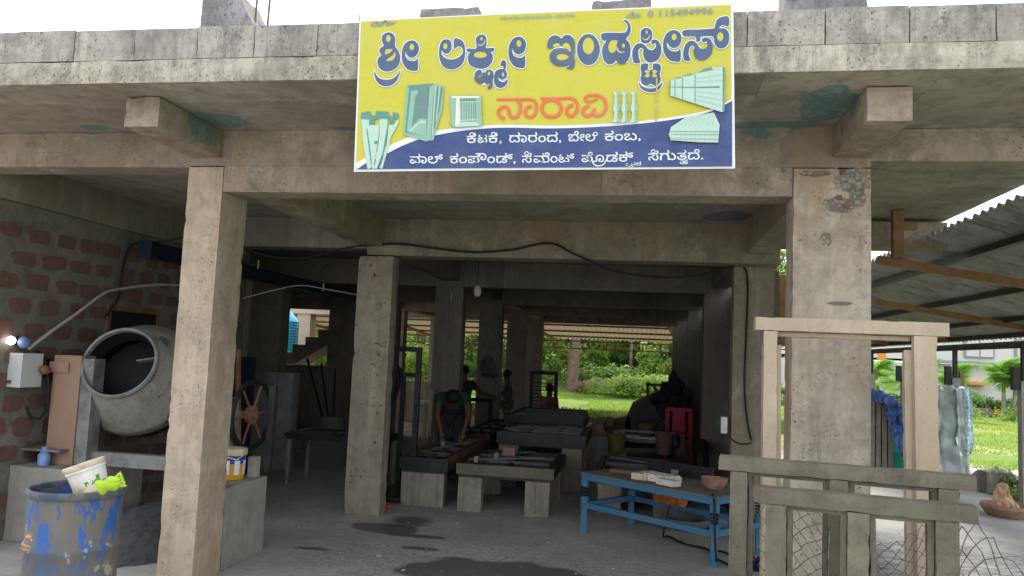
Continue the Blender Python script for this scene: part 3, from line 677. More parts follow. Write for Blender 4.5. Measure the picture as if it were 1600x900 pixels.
axb=Vector((-.33,-.12,.93)).normalized(); Mb=Matrix.Translation(at(146,772,3.62))@axb.to_track_quat('Z','Y').to_matrix().to_4x4()@Matrix.Scale(.84,4)
B().lathe([(0,0),(.088,0),(.092,.01),(.108,.15),(.114,.152),(.114,.165),(.112,.17),(.116,.185)],32,Mb).build('bucket_body',M['white_plastic'],bk,smooth=True)
B().lathe([(.117,.17),(.121,.175),(.121,.195),(.115,.2),(.10,.195),(.099,.02),(0,.02)],32,Mb).build('bucket_rim',M['lid_cream'],bk,smooth=True)
b=B(); rr=random.Random(4)
camdir=(Vector((0,0,EYE))-Mb.translation); lc=(Mb.inverted().to_3x3()@camdir); a0=math.atan2(lc.y,lc.x)
for k in range(26):
    a=a0+rr.uniform(-.55,.35); z_=rr.uniform(.02,.085); L_=rr.uniform(.01,.022); r_=.0895+.11*z_+.0025
    th=rr.uniform(0,PI); q=[]
    for (du,dv) in ((-1,0),(0,.4),(1,0),(0,-.4)):
        u=(du*math.cos(th)-dv*math.sin(th))*L_; w_=(du*math.sin(th)+dv*math.cos(th))*L_
        aa=a+u/r_; q.append(Mb@Vector((r_*math.cos(aa),r_*math.sin(aa),z_+w_)))
    b.add(q,[(0,1,2,3)])
for k in range(6):
    aa=a0+.38+k*.035; z_=.03
    q=[Mb@Vector(((.0895+.11*z+.0028)*math.cos(x),(.0895+.11*z+.0028)*math.sin(x),z)) for x,z in ((aa,.025),(aa+.036,.025),(aa+.036,.11),(aa,.11))]; b.add(q,[(0,1,2,3)])
b.build('leaf_print',plain('green_print',(.03,.2,.04),.5,c2=(.1,.33,.08)),bk,fix=False)
gv=B()
g0=at(171,757,3.47)
V=[];F=[];nu,nv=14,8
du=Vector((.052,.012,.02)); dv=Vector((-.012,-.008,.03)); dn=Vector((.1,-.9,.1)).normalized()
for side in (1,-1):
    off=len(V)
    for i in range(nu):
        for j in range(nv):
            u=-1+2*i/(nu-1); w_=-1+2*j/(nv-1)
            th=.026*math.sqrt(max(0,1-u*u*.85))*math.sqrt(max(0,1-w_*w_))+.004*noise.noise(Vector((u*3,w_*3,side)))
            edge=1+.12*math.sin(w_*9)*(u>0)
            V.append(g0+du*u*edge+dv*w_*(1+.18*math.sin(u*6))+dn*th*side)
    for i in range(nu-1):
        for j in range(nv-1): F.append((off+i*nv+j,off+i*nv+j+1,off+(i+1)*nv+j+1,off+(i+1)*nv+j))
gl=thing('rubber_glove','bright lime green rubber glove draped over the rim of the blue drum','glove',g0)
gv.add(V,F).build('glove_body',M['lime'],gl,smooth=True)
for k in range(4):
    p0=g0+du*.85+dv*(-.75+k*.5)+dn*.0; B().tube([p0,p0+du*.3+Vector((0,-.005,.004*k)),p0+du*.46+Vector((0,-.004,-.01))],[.0095,.0095,.006],8).build('finger',M['lime'],gl,smooth=True)
# ================================================================ BANNER
YB=3.93
def bd(x,z):                                   # the cloth's slight billow and its top crease
    return .006*math.sin(x*2.3+.6)+.0015*math.sin(z*5+x*1.1)-.007*math.exp(-((z-3.525-.012*x)/.018)**2)
def bp(px,py,k): 
    p=at(px,py,YB); return Vector((p.x,YB-k+bd(p.x,p.z),p.z))
bn=thing('shop_banner','yellow and blue printed cloth banner with Kannada lettering hung over the workshop front','banner',(-.5,YB,3.1))
def flat(name,c,rough=.6): 
    if name not in M:
        t=NT(name,rough); q=t.mix(t.ramp(t.noise(5,5,rough=.7),.45,.75,0,.22),c,tuple(.5*x+.22 for x in c)); q=t.mix(t.ramp(t.noise(1,4,t.mapv((16,16,1.2)),.7),.55,.75,0,.16),q,tuple(x*.55 for x in c)); t.color(q)
        t.bump(t.noise(2.2,3,t.mapv((1,1,2.2)),dist=.8),.35,.03); M[name]=t.m
    return M[name]
flat('print_yellow',(.46,.425,.045)); flat('print_blue',(.035,.058,.165)); flat('print_navy',(.06,.095,.175)); flat('print_white',(.62,.64,.64))
flat('print_red',(.62,.12,.05)); flat('print_teal',(.22,.38,.29)); flat('print_tealdark',(.09,.23,.19)); flat('print_tealpale',(.38,.52,.43)); flat('print_grey',(.12,.2,.18)); flat('print_cream',(.6,.66,.5)); flat('print_slate',(.17,.23,.3))
def gridcloth(name,mat,corners,k,nu=60,nv=26,thick=0):
    tl,tr,br,bl=corners;V=[];F=[]
    for j in range(nv+1):
        for i in range(nu+1):
            u=i/nu;v_=j/nv
            x=(tl[0]*(1-u)+tr[0]*u)*(1-v_)+(bl[0]*(1-u)+br[0]*u)*v_
            y=(tl[1]*(1-u)+tr[1]*u)*(1-v_)+(bl[1]*(1-u)+br[1]*u)*v_
            V.append(bp(x,y,k))
    n=nu+1
    for j in range(nv):
        for i in range(nu): F.append((j*n+i,j*n+i+1,(j+1)*n+i+1,(j+1)*n+i))
    b=B(); b.add(V,F); return b.build(name,mat,bn,smooth=True,fix=False)
TL,TR,BR,BL=(561.5,32.5),(1146,4.5),(1149,262.5),(553,268.5)
gridcloth('banner_cloth',M['print_white'],(TL,TR,BR,BL),-.0015)
gridcloth('yellow_field',M['print_yellow'],((564,34),(1142,7),(1144,259),(556,265)),.0)
# swoosh as vertical strips following the cloth
def swoosh(name,mat,top,bot,k):
    V=[];F=[];n=90;m_=8
    def ev(t_,x):
        for (a,b_),(c,d) in zip(t_[:-1],t_[1:]):
            if a<=x<=c: return b_+(d-b_)*(x-a)/(c-a)
        return t_[-1][1]
    x0=max(top[0][0],bot[0][0]);x1=min(top[-1][0],bot[-1][0])
    for i in range(n+1):
        x=x0+(x1-x0)*i/n;a=ev(top,x);c=ev(bot,x)
        for j in range(m_+1): V.append(bp(x,a+(c-a)*j/m_,k))
    for i in range(n):
        for j in range(m_): F.append((i*(m_+1)+j,(i+1)*(m_+1)+j,(i+1)*(m_+1)+j+1,i*(m_+1)+j+1))
    b=B(); b.add(V,F); return b.build(name,mat,bn,smooth=True,fix=False)
def smooth_pts(P,closed=False,sub=5):
    n=len(P);Q=[]
    rng=range(n) if closed else range(n-1)
    for i in rng:
        a=P[(i-1)%n] if closed or i>0 else P[0];b_=P[i];c=P[(i+1)%n];d=P[(i+2)%n] if closed or i<n-2 else P[-1]
        for k in range(sub):
            t_=k/sub
            Q.append(tuple(.5*((2*b_[q])+(c[q]-a[q])*t_+(2*a[q]-5*b_[q]+4*c[q]-d[q])*t_*t_+(3*b_[q]-a[q]-3*c[q]+d[q])*t_**3) for q in (0,1)))
    if not closed: Q.append(P[-1])
    return Q
bluetop=smooth_pts([(557,266),(573,255),(604,241),(630,228),(660,217),(700,208.5),(740,203),(790,200),(860,201),(930,198.5),(1000,193),(1060,185),(1110,174),(1144,157)])
whtop=smooth_pts([(557,255),(573,246),(604,230),(630,218.5),(660,209),(700,202),(740,198),(790,195.5),(860,196.5),(930,194),(1000,189),(1060,181),(1110,170.5),(1144,154)])
bot=[(553,265),(1146,259.5)]
swoosh('white_curve',M['print_white'],whtop,bot,.0022)
swoosh('blue_field',M['print_blue'],bluetop,bot,.003)
LV=[.0045]
def curve_mesh(polys,offset=0):
    cu=bpy.data.curves.new('tmp','CURVE'); cu.dimensions='2D'; cu.fill_mode='BOTH'; cu.resolution_u=1
    for P in polys:
        sp=cu.splines.new('POLY'); sp.points.add(len(P)-1); sp.use_cyclic_u=True
        for i,(x,y) in enumerate(P): sp.points[i].co=(x,-y,0,1)
    cu.offset=offset
    o=bpy.data.objects.new('tmp',cu); COL.objects.link(o); bpy.context.view_layer.update()
    me=bpy.data.meshes.new_from_object(o.evaluated_get(bpy.context.evaluated_depsgraph_get()))
    bpy.data.objects.remove(o); bpy.data.curves.remove(cu); return me
def area(P): return sum(P[i][0]*P[(i+1)%len(P)][1]-P[(i+1)%len(P)][0]*P[i][1] for i in range(len(P)))/2
def stroke_poly(P,w):
    Q=smooth_pts(P,False,5);n=len(Q);L_=[];R_=[]
    for i,(x,y) in enumerate(Q):
        a=Q[max(0,i-1)];c=Q[min(n-1,i+1)];dx,dy=c[0]-a[0],c[1]-a[1];l=math.hypot(dx,dy) or 1
        ww=w if not isinstance(w,(list,tuple)) else w[0]+(w[1]-w[0])*i/(n-1)
        L_.append((x-dy/l*ww/2,y+dx/l*ww/2));R_.append((x+dy/l*ww/2,y-dx/l*ww/2))
    return L_,R_
def put(name,V2,F,mat,k):
    b=B(); b.add([bp(x,y,k) for x,y in V2],F); o=b.build(name,mat,bn,fix=False); return o
def offset_poly(P,d):
    n=len(P);s=1 if area(P)>0 else -1;Q=[]
    for i in range(n):
        a=P[i-1];c=P[(i+1)%n];dx,dy=c[0]-a[0],c[1]-a[1];l=math.hypot(dx,dy) or 1
        Q.append((P[i][0]+dy/l*d*s,P[i][1]-dx/l*d*s))
    return Q
def glyph(name,outer,holes,mat='print_navy',outline=1.5,T=None,k=None):
    if T: x0,y0,s=T; f=lambda P:[(x0+a/s,y0+b_/s) for a,b_ in P]
    else: f=lambda P:P
    O=smooth_pts(f(outer),True,4); H=[smooth_pts(f(h),True,4) for h in holes]
    LV[0]+=.00008
    if outline:
        me=curve_mesh([offset_poly(O,outline)]); 
        put('letter_outline',[(v.co.x,-v.co.y) for v in me.vertices],[tuple(p.vertices) for p in me.polygons],M['print_white'],LV[0]-.0014)
    me=curve_mesh([O]+H)
    put(name,[(v.co.x,-v.co.y) for v in me.vertices],[tuple(p.vertices) for p in me.polygons],M[mat],LV[0]+.0001)
    for h in H:
        if outline:
            me=curve_mesh([offset_poly(h,-.5)])
            if outline>0: put('letter_counter',[(v.co.x,-v.co.y) for v in me.vertices],[tuple(p.vertices) for p in me.polygons],M['print_yellow'],LV[0]+.0001)
def ell(cx,cy,rx,ry,n=14): return [(cx+rx*math.cos(2*PI*k/n),cy+ry*math.sin(2*PI*k/n)) for k in range(n)]
TA=(570,10,6.667);TB=(680,30,7.5);TC=(850,10,8.18);TD=(980,0,6.0)
NM='title_letter'
glyph(NM,[(250,275),(300,295),(322,345),(318,420),(350,460),(372,530),(362,600),(320,655),(250,682),(190,672),(148,635),(135,580),(150,535),(195,508),(175,505),(155,470),(165,438),(200,415),(195,395),(180,350),(195,298)],
 [ell(250,340,24,38),[(222,455),(255,448),(295,455),(275,480),(245,500),(215,502),(212,480)],[(312,478),(327,512),(300,562),(250,576),(228,562),(270,530),(300,505)]],T=TA)
glyph(NM,[(100,672),(125,722),(165,755),(225,768),(295,755),(345,712),(370,668),(362,722),(335,780),(290,820),(230,836),(170,822),(125,780),(105,725)],[],T=TA)
def ii(T,x0,y0,x1,y1,sl=0):
    # long-vowel spiral: two pieces, bulb and sweeping tail
    w=x1-x0;h=y1-y0
    q=lambda P:[(x0+a*w,y0+b_*h) for a,b_ in P]
    glyph(NM,q([(.57,0),(.84,.05),(1,.2),(.98,.38),(.82,.52),(.58,.57),(.36,.51),(.25,.38),(.22,.27),(.20,.42),(.27,.58),(.50,.67),(.80,.67),(.94,.60),(.94,.97),(.62,1),(.30,.93),(.08,.75),(0,.52),(.05,.27),(.25,.08)]),[q(ell(.60,.22,.14,.11))],T=T)
ii(TA,388,360,566,675)
glyph(NM,[(125,245),(175,255),(196,310),(190,372),(150,412),(110,405),(84,372),(78,405),(95,440),(140,470),(200,480),(270,460),(318,420),(330,375),(310,335),(270,325),(228,355),(228,240),(275,238),(325,265),(352,330),(355,420),(335,510),(280,570),(195,597),(110,570),(65,500),(50,410),(60,320),(85,265)],[ell(124,325,25,36)],T=TB)
glyph(NM,[(545,190),(590,205),(608,260),(600,330),(606,348),(690,345),(690,385),(652,392),(678,430),(672,500),(630,560),(560,587),(480,580),(415,545),(388,490),(390,430),(418,396),(380,388),(382,352),(480,355),(486,300),(482,240),(505,205)],
 [ell(547,240,14,22),ell(533,427,76,37),[(498,298),(540,308),(575,280),(588,240),(592,280),(562,316),(520,322)]],T=TB)
glyph(NM,[(520,600),(545,610),(552,640),(540,665),(510,672),(494,650),(500,680),(530,688),(560,660),(575,620),(588,668),(600,612),(640,598),(680,620),(688,680),(672,740),(672,800),(640,828),(620,820),(625,790),(650,768),(610,765),(575,742),(540,765),(500,755),(468,715),(465,660),(485,615)],[ell(635,645,15,25)],T=TB)
glyph(NM,[(795,485),(830,505),(835,560),(825,600),(845,640),(835,690),(790,715),(755,700),(736,662),(738,702),(765,735),(810,742),(852,710),(845,760),(810,800),(760,812),(715,790),(692,735),(695,670),(715,615),(760,592),(800,590),(800,560),(765,550),(780,510)],[ell(798,655,15,24)],T=TB)
ii(TB,862,213,1065,577)
glyph(NM,[(150,378),(200,395),(222,425),(260,380),(310,372),(360,395),(390,460),(392,560),(380,640),(395,700),(378,800),(290,800),(330,758),(250,770),(170,765),(105,730),(75,670),(85,610),(130,565),(200,550),(280,558),(345,592),(352,560),(340,500),(300,465),(260,470),(232,507),(215,502),(190,470),(150,472),(118,500),(115,540),(50,540),(48,480),(70,415),(110,385)],[[(160,655),(185,620),(245,612),(300,630),(322,655),(290,685),(230,700),(180,690)]],T=TC)
glyph(NM,ell(568,557,146,198,20),[ell(568,512,73,106,16)],T=TC)
glyph(NM,[(748,350),(1020,340),(1062,300),(1068,240),(1018,180),(1060,185),(1100,240),(1107,320),(1082,380),(1047,420),(1090,470),(1106,550),(1095,650),(1050,720),(990,745),(940,722),(918,692),(895,725),(830,745),(770,700),(745,610),(752,520),(795,442),(748,440)],[[(865,442),(920,438),(945,450),(930,490),(922,560),(880,600),(842,590),(822,540),(832,478)],ell(1015,505,20,28),[(925,545),(950,590),(1000,602),(1035,575),(990,583),(955,560),(942,522)]],T=TC)
glyph(NM,[(185,265),(222,280),(235,320),(228,370),(200,402),(160,407),(130,385),(128,300),(150,272)],[ell(182,303,11,17),[(135,350),(165,368),(200,348),(216,318),(214,345),(195,375),(160,380)]],T=TD)
glyph(NM,[(65,590),(48,530),(55,460),(90,415),(135,410),(175,435),(200,465),(240,470),(270,440),(262,405),(235,420),(228,385),(250,372),(290,385),(318,440),(315,510),(280,565),(220,588),(170,565),(150,510),(150,465),(125,450),(105,480),(108,540),(122,590)],[],T=TD)
glyph(NM,[(140,600),(195,600),(195,640),(200,655),(232,655),(240,640),(245,600),(298,600),(318,640),(305,690),(315,740),(300,785),(260,805),(220,785),(180,805),(140,785),(125,740),(135,690),(126,640)],[[(162,672),(185,655),(212,668),(205,690),(212,712),(190,728),(160,712),(182,692)],[(284,672),(260,655),(232,668),(242,690),(232,712),(254,728),(284,712),(263,692)]],T=TD)
glyph(NM,[(110,765),(130,800),(170,823),(220,830),(280,818),(330,770),(315,820),(275,855),(220,865),(160,850),(120,815)],[],T=TD)
ii(TD,336,283,508,578)
glyph(NM,[(530,285),(660,278),(790,270),(818,262),(835,200),(870,165),(948,158),(950,245),(895,235),(862,265),(920,270),(955,320),(950,400),(915,445),(860,452),(820,410),(805,345),(745,340),(692,345),(682,385),(650,390),(635,345),(530,340)],[ell(872,345,30,42)],T=TD)
glyph(NM,[(535,565),(525,500),(540,430),(575,390),(620,385),(655,410),(680,450),(720,460),(755,430),(745,388),(715,400),(700,370),(740,352),(780,370),(800,430),(790,500),(745,550),(690,565),(640,540),(625,490),(625,440),(605,430),(580,460),(578,520),(592,568)],[],T=TD)
def ribbon(name,P,w,mat,T,k):
    x0,y0,s=T; P=[(x0+a/s,y0+b_/s) for a,b_ in P]; L_,R_=stroke_poly(P,w)
    n=len(L_);V=[bp(*q,k+.000004*i) for i,q in enumerate(L_)]+[bp(*q,k+.000004*i) for i,q in enumerate(R_)]
    b=B(); b.add(V,[(i,i+1,n+i+1,n+i) for i in range(n-1)]); return b.build(name,M[mat],bn,fix=False)
TE=(760,130,6.4); RN='red_letter'
for i,(P,w) in enumerate([([(105,168),(180,167),(260,165),(340,166),(430,166),(485,185),(502,250),(482,320),(430,347),(390,310),(398,265),(425,240),(458,236)],(3.6,5.2)),
 ([(318,175),(342,215),(338,280),(310,335),(270,348),(235,320),(225,268),(195,240),(150,250),(122,290),(138,335),(185,360)],(4.8,5)),
 ([(545,155),(620,158),(720,156),(810,152),(870,160),(908,205),(905,275),(850,335),(805,305),(812,250),(845,225),(870,218)],(3.6,5.2)),
 ([(650,165),(580,190),(555,250),(580,315),(650,340),(720,318),(748,250),(720,190),(650,166)],4.8),
 ([(1030,225),(975,255),(965,300),(1010,328),(1060,305),(1085,250),(1070,300),(1110,328),(1165,305),(1195,240),(1180,165),(1120,125),(1040,122),(990,145),(1000,180),(1050,183),(1110,155)],(5,3.6))]):
    ribbon(RN,P,w,'print_red',TE,.0042+.0004*i)
for P in ([(118,528),(124,502),(150,482),(185,480),(203,500),(208,518),(160,526)],[(238,518),(264,482),(300,478),(328,505),(336,556),(290,540)]):
    put("letter_counter",smooth_pts([(850+a/8.18,10+b_/8.18) for a,b_ in P],True,3),[tuple(range(3*len(P)))],M['print_yellow'],.0075)
# small lettering through the built-in font
def text(body,p0,p1,hgt,mat,k,name='small_letters',bold=.02,base=0):
    cu=bpy.data.curves.new('tmp','FONT'); cu.body=body; cu.size=1; cu.offset=bold; cu.resolution_u=2
    o=bpy.data.objects.new('tmp',cu); COL.objects.link(o); bpy.context.view_layer.update()
    me=bpy.data.meshes.new_from_object(o.evaluated_get(bpy.context.evaluated_depsgraph_get()))
    bpy.data.objects.remove(o)
    xs=[v.co.x for v in me.vertices]
    if not xs: return
    a,b_=min(xs),max(xs); dx=(p1[0]-p0[0])/(b_-a); dy=(p1[1]-p0[1])/(b_-a)
    V=[(p0[0]+(v.co.x-a)*dx, p0[1]+(v.co.x-a)*dy-v.co.y*hgt) for v in me.vertices]
    V3=[bp(x,y,k) for x,y in V]
    b=B(); b.add(V3,[tuple(p.vertices) for p in me.polygons]); return b.build(name,M[mat],bn,fix=False)
h=19.5
for body,x0,x1,y0,y1 in [('ಕ',730,744.5,224,223.8),('ಟ',747,762,224,223.6),('ಕ',764,778,223.6,223.4),(',',781,784,223.4,223.4),('ದಾರಂದ,',796,877,223,222),('ಬೇಲ',888,930,221,220.5),('ಕಂಬ,',945,1001,220,218.5),
  ('ವಾಲ್',641,693,256,255.7),('ಕಂಪೌಂಡ್,',704,806,255.7,255),('ಸ',816,831,254.8,254.7),('ಮೆಂಟ್',834,898,254.7,254),('ಪೊ',909,944,253.5,253),('ಡಕ್',947,990,253,252),('ಸ',1013,1029,250.5,250.2),('ಗುತದೆ.',1031,1099,250.1,248.5)]:
    text(body,(x0,y0),(x1,y1),h,'print_white',.0042,bold=.006)
text('ಟ',(977,261.5),(989,261.5),10,'print_white',.0046,bold=.01); text('ಸ',(990,258.5),(1002,258.5),7.5,'print_white',.0046,bold=.01); text('ತ',(1062,256),(1075,256),10,'print_white',.0046,bold=.01)
ribbon('small_letters',[(926,252),(928,257),(935,259.5),(943,257),(947,250)],1.8,'print_white',(0,0,1),.0046)
text('ನಾಗೇಶ',(580,42),(620,40.5),11,'print_slate',.0045,bold=.02)
text('ನಾರಾಯಣಯ ನಮಃ',(782,33),(898,27.5),7.5,'print_slate',.0075,bold=.0)
text('ಮೊ:',(978,28.5),(1002,27.5),11,'print_slate',.0075,bold=.02)
text('0 115494996',(1012,27),(1114,21.5),13.5,'print_slate',.0075,bold=.01)
for rx,ry in ((737.8,211.5),(771.4,211),(930.5,210.3),(823.2,241),(1020.6,237.3)):
    ribbon('small_letters',[(rx+2.9*math.cos(a*.57),ry-.6+2.7*math.sin(a*.57)) for a in range(12)],1.4,'print_white',(0,0,1),.0048)
LV[0]=.0045
# product pictures
def pic(name,P,mat,k,T=(0,0,1)):
    x0,y0,s=T; P=[(x0+a/s,y0+b_/s) for a,b_ in P]
    b=B(); b.add([bp(x,y,k) for x,y in P],[tuple(range(len(P)))]); return b.build(name,M[mat],bn,fix=False)
T8=(550,120,6.0)
for P,m_ in [([(88,340),(175,325),(178,362),(225,365),(228,325),(345,330),(350,370),(385,375),(388,332),(440,350),(442,400),(85,405)],'print_tealdark'),
  ([(88,402),(165,404),(165,455),(220,458),(180,490),(190,640),(220,865),(195,870),(120,640)],'print_tealpale'),([(120,480),(150,490),(190,790),(185,850)],'print_tealdark'),
  ([(95,405),(155,405),(140,500),(185,860),(150,870),(110,640)],'print_tealpale'),([(180,455),(258,455),(255,560),(205,870),(190,760)],'print_tealpale'),
  ([(262,400),(340,402),(320,640),(240,868),(215,860),(262,560)],'print_tealpale'),([(350,455),(385,455),(442,400),(440,440),(375,560),(290,868),(262,860),(330,640)],'print_tealpale'),
  ([(330,490),(345,500),(300,760),(270,850)],'print_tealdark'),([(165,400),(215,375),(215,455),(165,455)],'print_tealdark'),([(355,375),(400,375),(400,452),(355,450)],'print_tealdark'),([(215,605),(250,605),(250,635),(215,635)],'print_tealdark')]:
    LV[0]+=.0002; pic('fence_post_picture',P,m_,LV[0],T8)
for P,m_ in [([(520,90),(770,72),(868,95),(850,330),(830,380),(770,600),(700,612),(485,548)],'print_teal'),([(540,105),(735,100),(730,380),(690,560),(500,530)],'print_tealdark'),
  ([(560,140),(720,110),(700,390),(520,520)],'print_teal'),([(600,180),(722,112),(718,385),(560,510)],'print_tealdark'),([(625,110),(722,110),(705,395),(590,500)],'print_grey'),
  ([(525,520),(640,400),(705,400),(700,570)],'print_teal'),([(540,510),(650,420),(700,420),(698,440),(640,440),(550,525)],'print_tealpale'),
  ([(520,88),(765,72),(768,90),(535,104)],'print_tealdark'),([(735,100),(775,80),(745,600),(700,600)],'print_teal'),
  ]+[([(785+i*20,98),(795+i*20,98),(765+i*18,560-i*70),(755+i*18,560-i*70)],'print_tealdark' if i%2 else 'print_tealpale') for i in range(4)]:
    LV[0]+=.0003; pic('door_frame_picture',P,m_,LV[0],T8)
for P,m_ in [([(920,185),(1220,185),(1215,215),(1225,470),(965,485),(915,430),(940,420)],'print_teal'),([(985,205),(1015,208),(1018,460),(975,470)],'print_cream'),([(940,190),(1200,190),(1195,206),(945,208)],'print_cream'),
   ([(1015,215),(1165,210),(1165,430),(1018,430)],'print_tealdark'),([(1018,430),(1165,430),(1210,465),(975,478)],'print_tealpale')]+[([(1022+i*16,240),(1026+i*16,240),(1026+i*16,425),(1022+i*16,425)],'print_cream') for i in range(9)]+[([(1016,245),(1165,243),(1165,248),(1016,250)],'print_cream'),([(1016,415),(1165,410),(1165,416),(1016,421)],'print_cream')]:
    LV[0]+=.0002; pic('window_picture',P,m_,LV[0],T8)
for i in range(3):
    x=1300+i*82+(12 if i==2 else 0); xx=x; pts=[(30,95),(28,115),(16,128),(16,150),(22,175),(18,200),(30,245),(32,270),(20,300),(18,330),(22,350),(28,368),(38,372),(38,398)]
    P=[(xx-a*(1.0),y) for a,y in pts][::-1]; P=[(xx-a,y) for a,y in pts]+[(xx+a,y) for a,y in reversed(pts)]
    LV[0]+=.00006; pic('baluster_picture',P,'print_tealpale',LV[0],(760,130,6.4)); LV[0]+=.00006
    pic('baluster_picture',[(xx+4,y) for a,y in pts]+[(xx+a*.95,y) for a,y in reversed(pts)],'print_teal',LV[0],(760,130,6.4))
TW=(1020,90,6.43)
for P,m_ in [([(175,235),(220,222),(235,212),(270,200),(295,205),(320,185),(370,165),(420,175),(520,115),(600,100),(720,100),(718,545),(690,552),(170,385)],'print_tealpale'),([(225,215),(270,200),(290,210),(230,222)],'print_tealdark'),([(310,190),(370,167),(415,178),(310,198)],'print_tealdark'),([(450,162),(520,115),(590,102),(600,125),(680,112),(520,148)],'print_tealdark'),
  ([(700,100),(722,104),(715,548),(700,548)],'print_tealdark'),([(180,298),(420,300),(670,292),(670,310),(420,312),(180,306)],'print_tealdark')]+[([(a,t_),(a+7,t_),(a+7,b_),(a,b_)],'print_tealdark') for a,t_,b_ in ((170,235,385),(218,222,395),(294,205,418),(420,175,460))]+\
  [([(x0_,y0_),(690,y1_),(690,y1_+3),(x0_,y0_+3)],'print_teal') for x0_,y0_,y1_ in ((430,215,180),(430,250,235),(430,345,375),(430,385,430),(430,425,490))]+\
  [([(180,705),(340,600),(612,558),(670,680),(655,858),(460,855),(180,835),(160,780)],'print_tealpale')]+[([(180+i*49,745),(183+i*49,745),(183+i*49,850),(180+i*49,845)],'print_teal') for i in range(10)]+[([(180,y),(660,y+3),(660,y+8),(180,y+4)],'print_tealdark') for y in (745,775,820)]+\
  [([(240+i*60,700),(243+i*60,700),(400+i*34,590-i*5),(398+i*34,590-i*5)],'print_teal') for i in range(7)]:
    LV[0]+=.00015; pic('compound_wall_picture',P,m_,LV[0],TW)
flat('seam',(.42,.33,.10))
for P in ([(1025,122),(1027.5,122),(1027,160),(1025,160)],[(1024.5,166),(1027.5,166),(1026,190),(1024,190)]): pic('seam_streak',P,'seam',.009)
#
for (p_,q_) in (((562,33),(558,20)),((1146,5),(1150,-6))):
    a=bp(*p_,0); B().tube([a,a+Vector(((q_[0]-p_[0])*.004,.03 if p_[1]<100 else .25,(p_[1]-q_[1])*.004))],.003,5).build('tie_cord',M['black'],bn)
# ================================================================ FOREGROUND CEMENT FRAMES
def fr_xf(origin,yaw,lean):
    return Matrix.Translation(origin)@Matrix.Rotation(yaw,4,'Z')@Matrix.Rotation(lean,4,'X')
def bar(name,mat,parent,Mx_,x0,x1,y0,y1,z0,z1,cell=.06,seed=0,rebate=None):
    cell=.04
    o=conc_box(name,mat,None,x0,x1,y0,y1,z0,z1,cell,.0015,.0055,seed)
    o.data.transform(Mx_); o.parent=parent; o.location=-parent.location; return o
# tall door frame
df=thing('door_frame','tall pale new cement door frame leaning against the right front pillar','door frame',(1.1,4.6,0))
Mf=fr_xf(Vector((.688,4.42,0)),math.radians(-1.0),math.radians(-2.2))
Hh=1.86;Wd=.90
bar('jamb',M['frame_light'],df,Mf,0,.075,0,.05,0,Hh-.0,seed=400); bar('jamb_rebate',M['frame_light'],df,Mf,0,.105,.052,.10,0,Hh-.075,seed=401)
bar('jamb',M['frame_light'],df,Mf,Wd-.12,Wd,0,.05,0,Hh,seed=402); bar('jamb_rebate',M['frame_light'],df,Mf,Wd-.155,Wd,.052,.10,0,Hh-.075,seed=403)
bar('lintel',M['frame_light'],df,Mf,-.045,Wd+.06,-.003,.105,Hh,Hh+.075,seed=404)
bar('lintel_rebate',M['frame_light'],df,Mf,.077,Wd-.122,.05,.1,Hh-.028,Hh-.002,seed=405)
def window_frame(label,p0,p1,h,w,seed,dep=.09,tilt=0):
    """mullioned cement window frame whose top bar runs between two points"""
    p0=Vector(p0);p1=Vector(p1);d=p1-p0;yaw=math.atan2(d.y,d.x);L_=d.length
    t_=thing('window_frame',label,'window frame',((p0.x+p1.x)/2,(p0.y+p1.y)/2,0))
    Mw_=Matrix.Translation(Vector((p0.x,p0.y,0)))@Matrix.Rotation(yaw,4,'Z')
    r=(p1.z-p0.z)/L_
    ft=h+.0
    for i,(a,b_) in enumerate(((0,w),(L_*.5-w*.5,L_*.5+w*.5),(L_-w,L_))):
        bar('post',M['frame_dark'],t_,Mw_,a,b_,0,dep*.55,0,ft-w*.8,seed=seed+i)
        if i<2: bar('post_rebate',M['frame_dark'],t_,Mw_,b_,b_+.028,dep*.3,dep,0,ft-w*.8-.001,seed=seed+i+5)
        if i>0: bar('post_rebate',M['frame_dark'],t_,Mw_,a-.028,a,dep*.3,dep,0,ft-w*.8-.001,seed=seed+i+8)
    o=bar('top_rail',M['frame_dark'],t_,Mw_,-.055,L_+.07,-.003,dep+.003,ft-w*.8,ft,seed=seed+12)
    bar('top_rebate',M['frame_dark'],t_,Mw_,w,L_-w,dep*.3,dep-.002,ft-w*.8-.022,ft-w*.8-.002,seed=seed+13)
    bar('sill',M['frame_dark'],t_,Mw_,-.055,L_+.07,-.003,dep,-.0,.06,seed=seed+14)
    return t_
window_frame('larger grey cement window frame standing behind the smaller one in the right foreground',(.462,4.0,1.21),(1.445,3.82,1.20),1.205,.085,420)
window_frame('smaller grey cement window frame standing at the very front in the right foreground',(.585,3.70,1.11),(1.345,3.56,1.10),1.11,.09,440)
# stone-like slab edges to the far right foreground frame
# ================================================================ CHAIN LINK MESH
def wire_net(name,label,fn,nu,nv,r,group=None,seed=0):
    b=B(); rr=random.Random(seed)
    P={}
    for i in range(nu+1):
        for j in range(nv+1):
            if (i+j)%2==0: P[(i,j)]=fn(i/nu,j/nv)+Vector((rr.uniform(-1,1),rr.uniform(-1,1),rr.uniform(-1,1)))*.006
    for (i,j),p in P.items():
        for di in (1,-1):
            q=P.get((i+di,j+1))
            if q is not None:
                m_=(p+q)/2+Vector((rr.uniform(-1,1),rr.uniform(-1,1),rr.uniform(-1,1)))*.006
                b.tube([p,m_,q],r,4)
    o=b.build(name,M['wire'],smooth=True); return tag(o,label,'wire mesh',group,kind=None)
def net1(u,v_): 
    return Vector((.60+u*.95,3.98+.06*math.sin(u*7)+v_*.03+.25*u,.0+ (1-v_)*(.93+.10*math.sin(u*6+1))))
wire_net('wire_mesh','sagging chain link wire mesh hung inside the two window frames',net1,26,26,.002,seed=1)
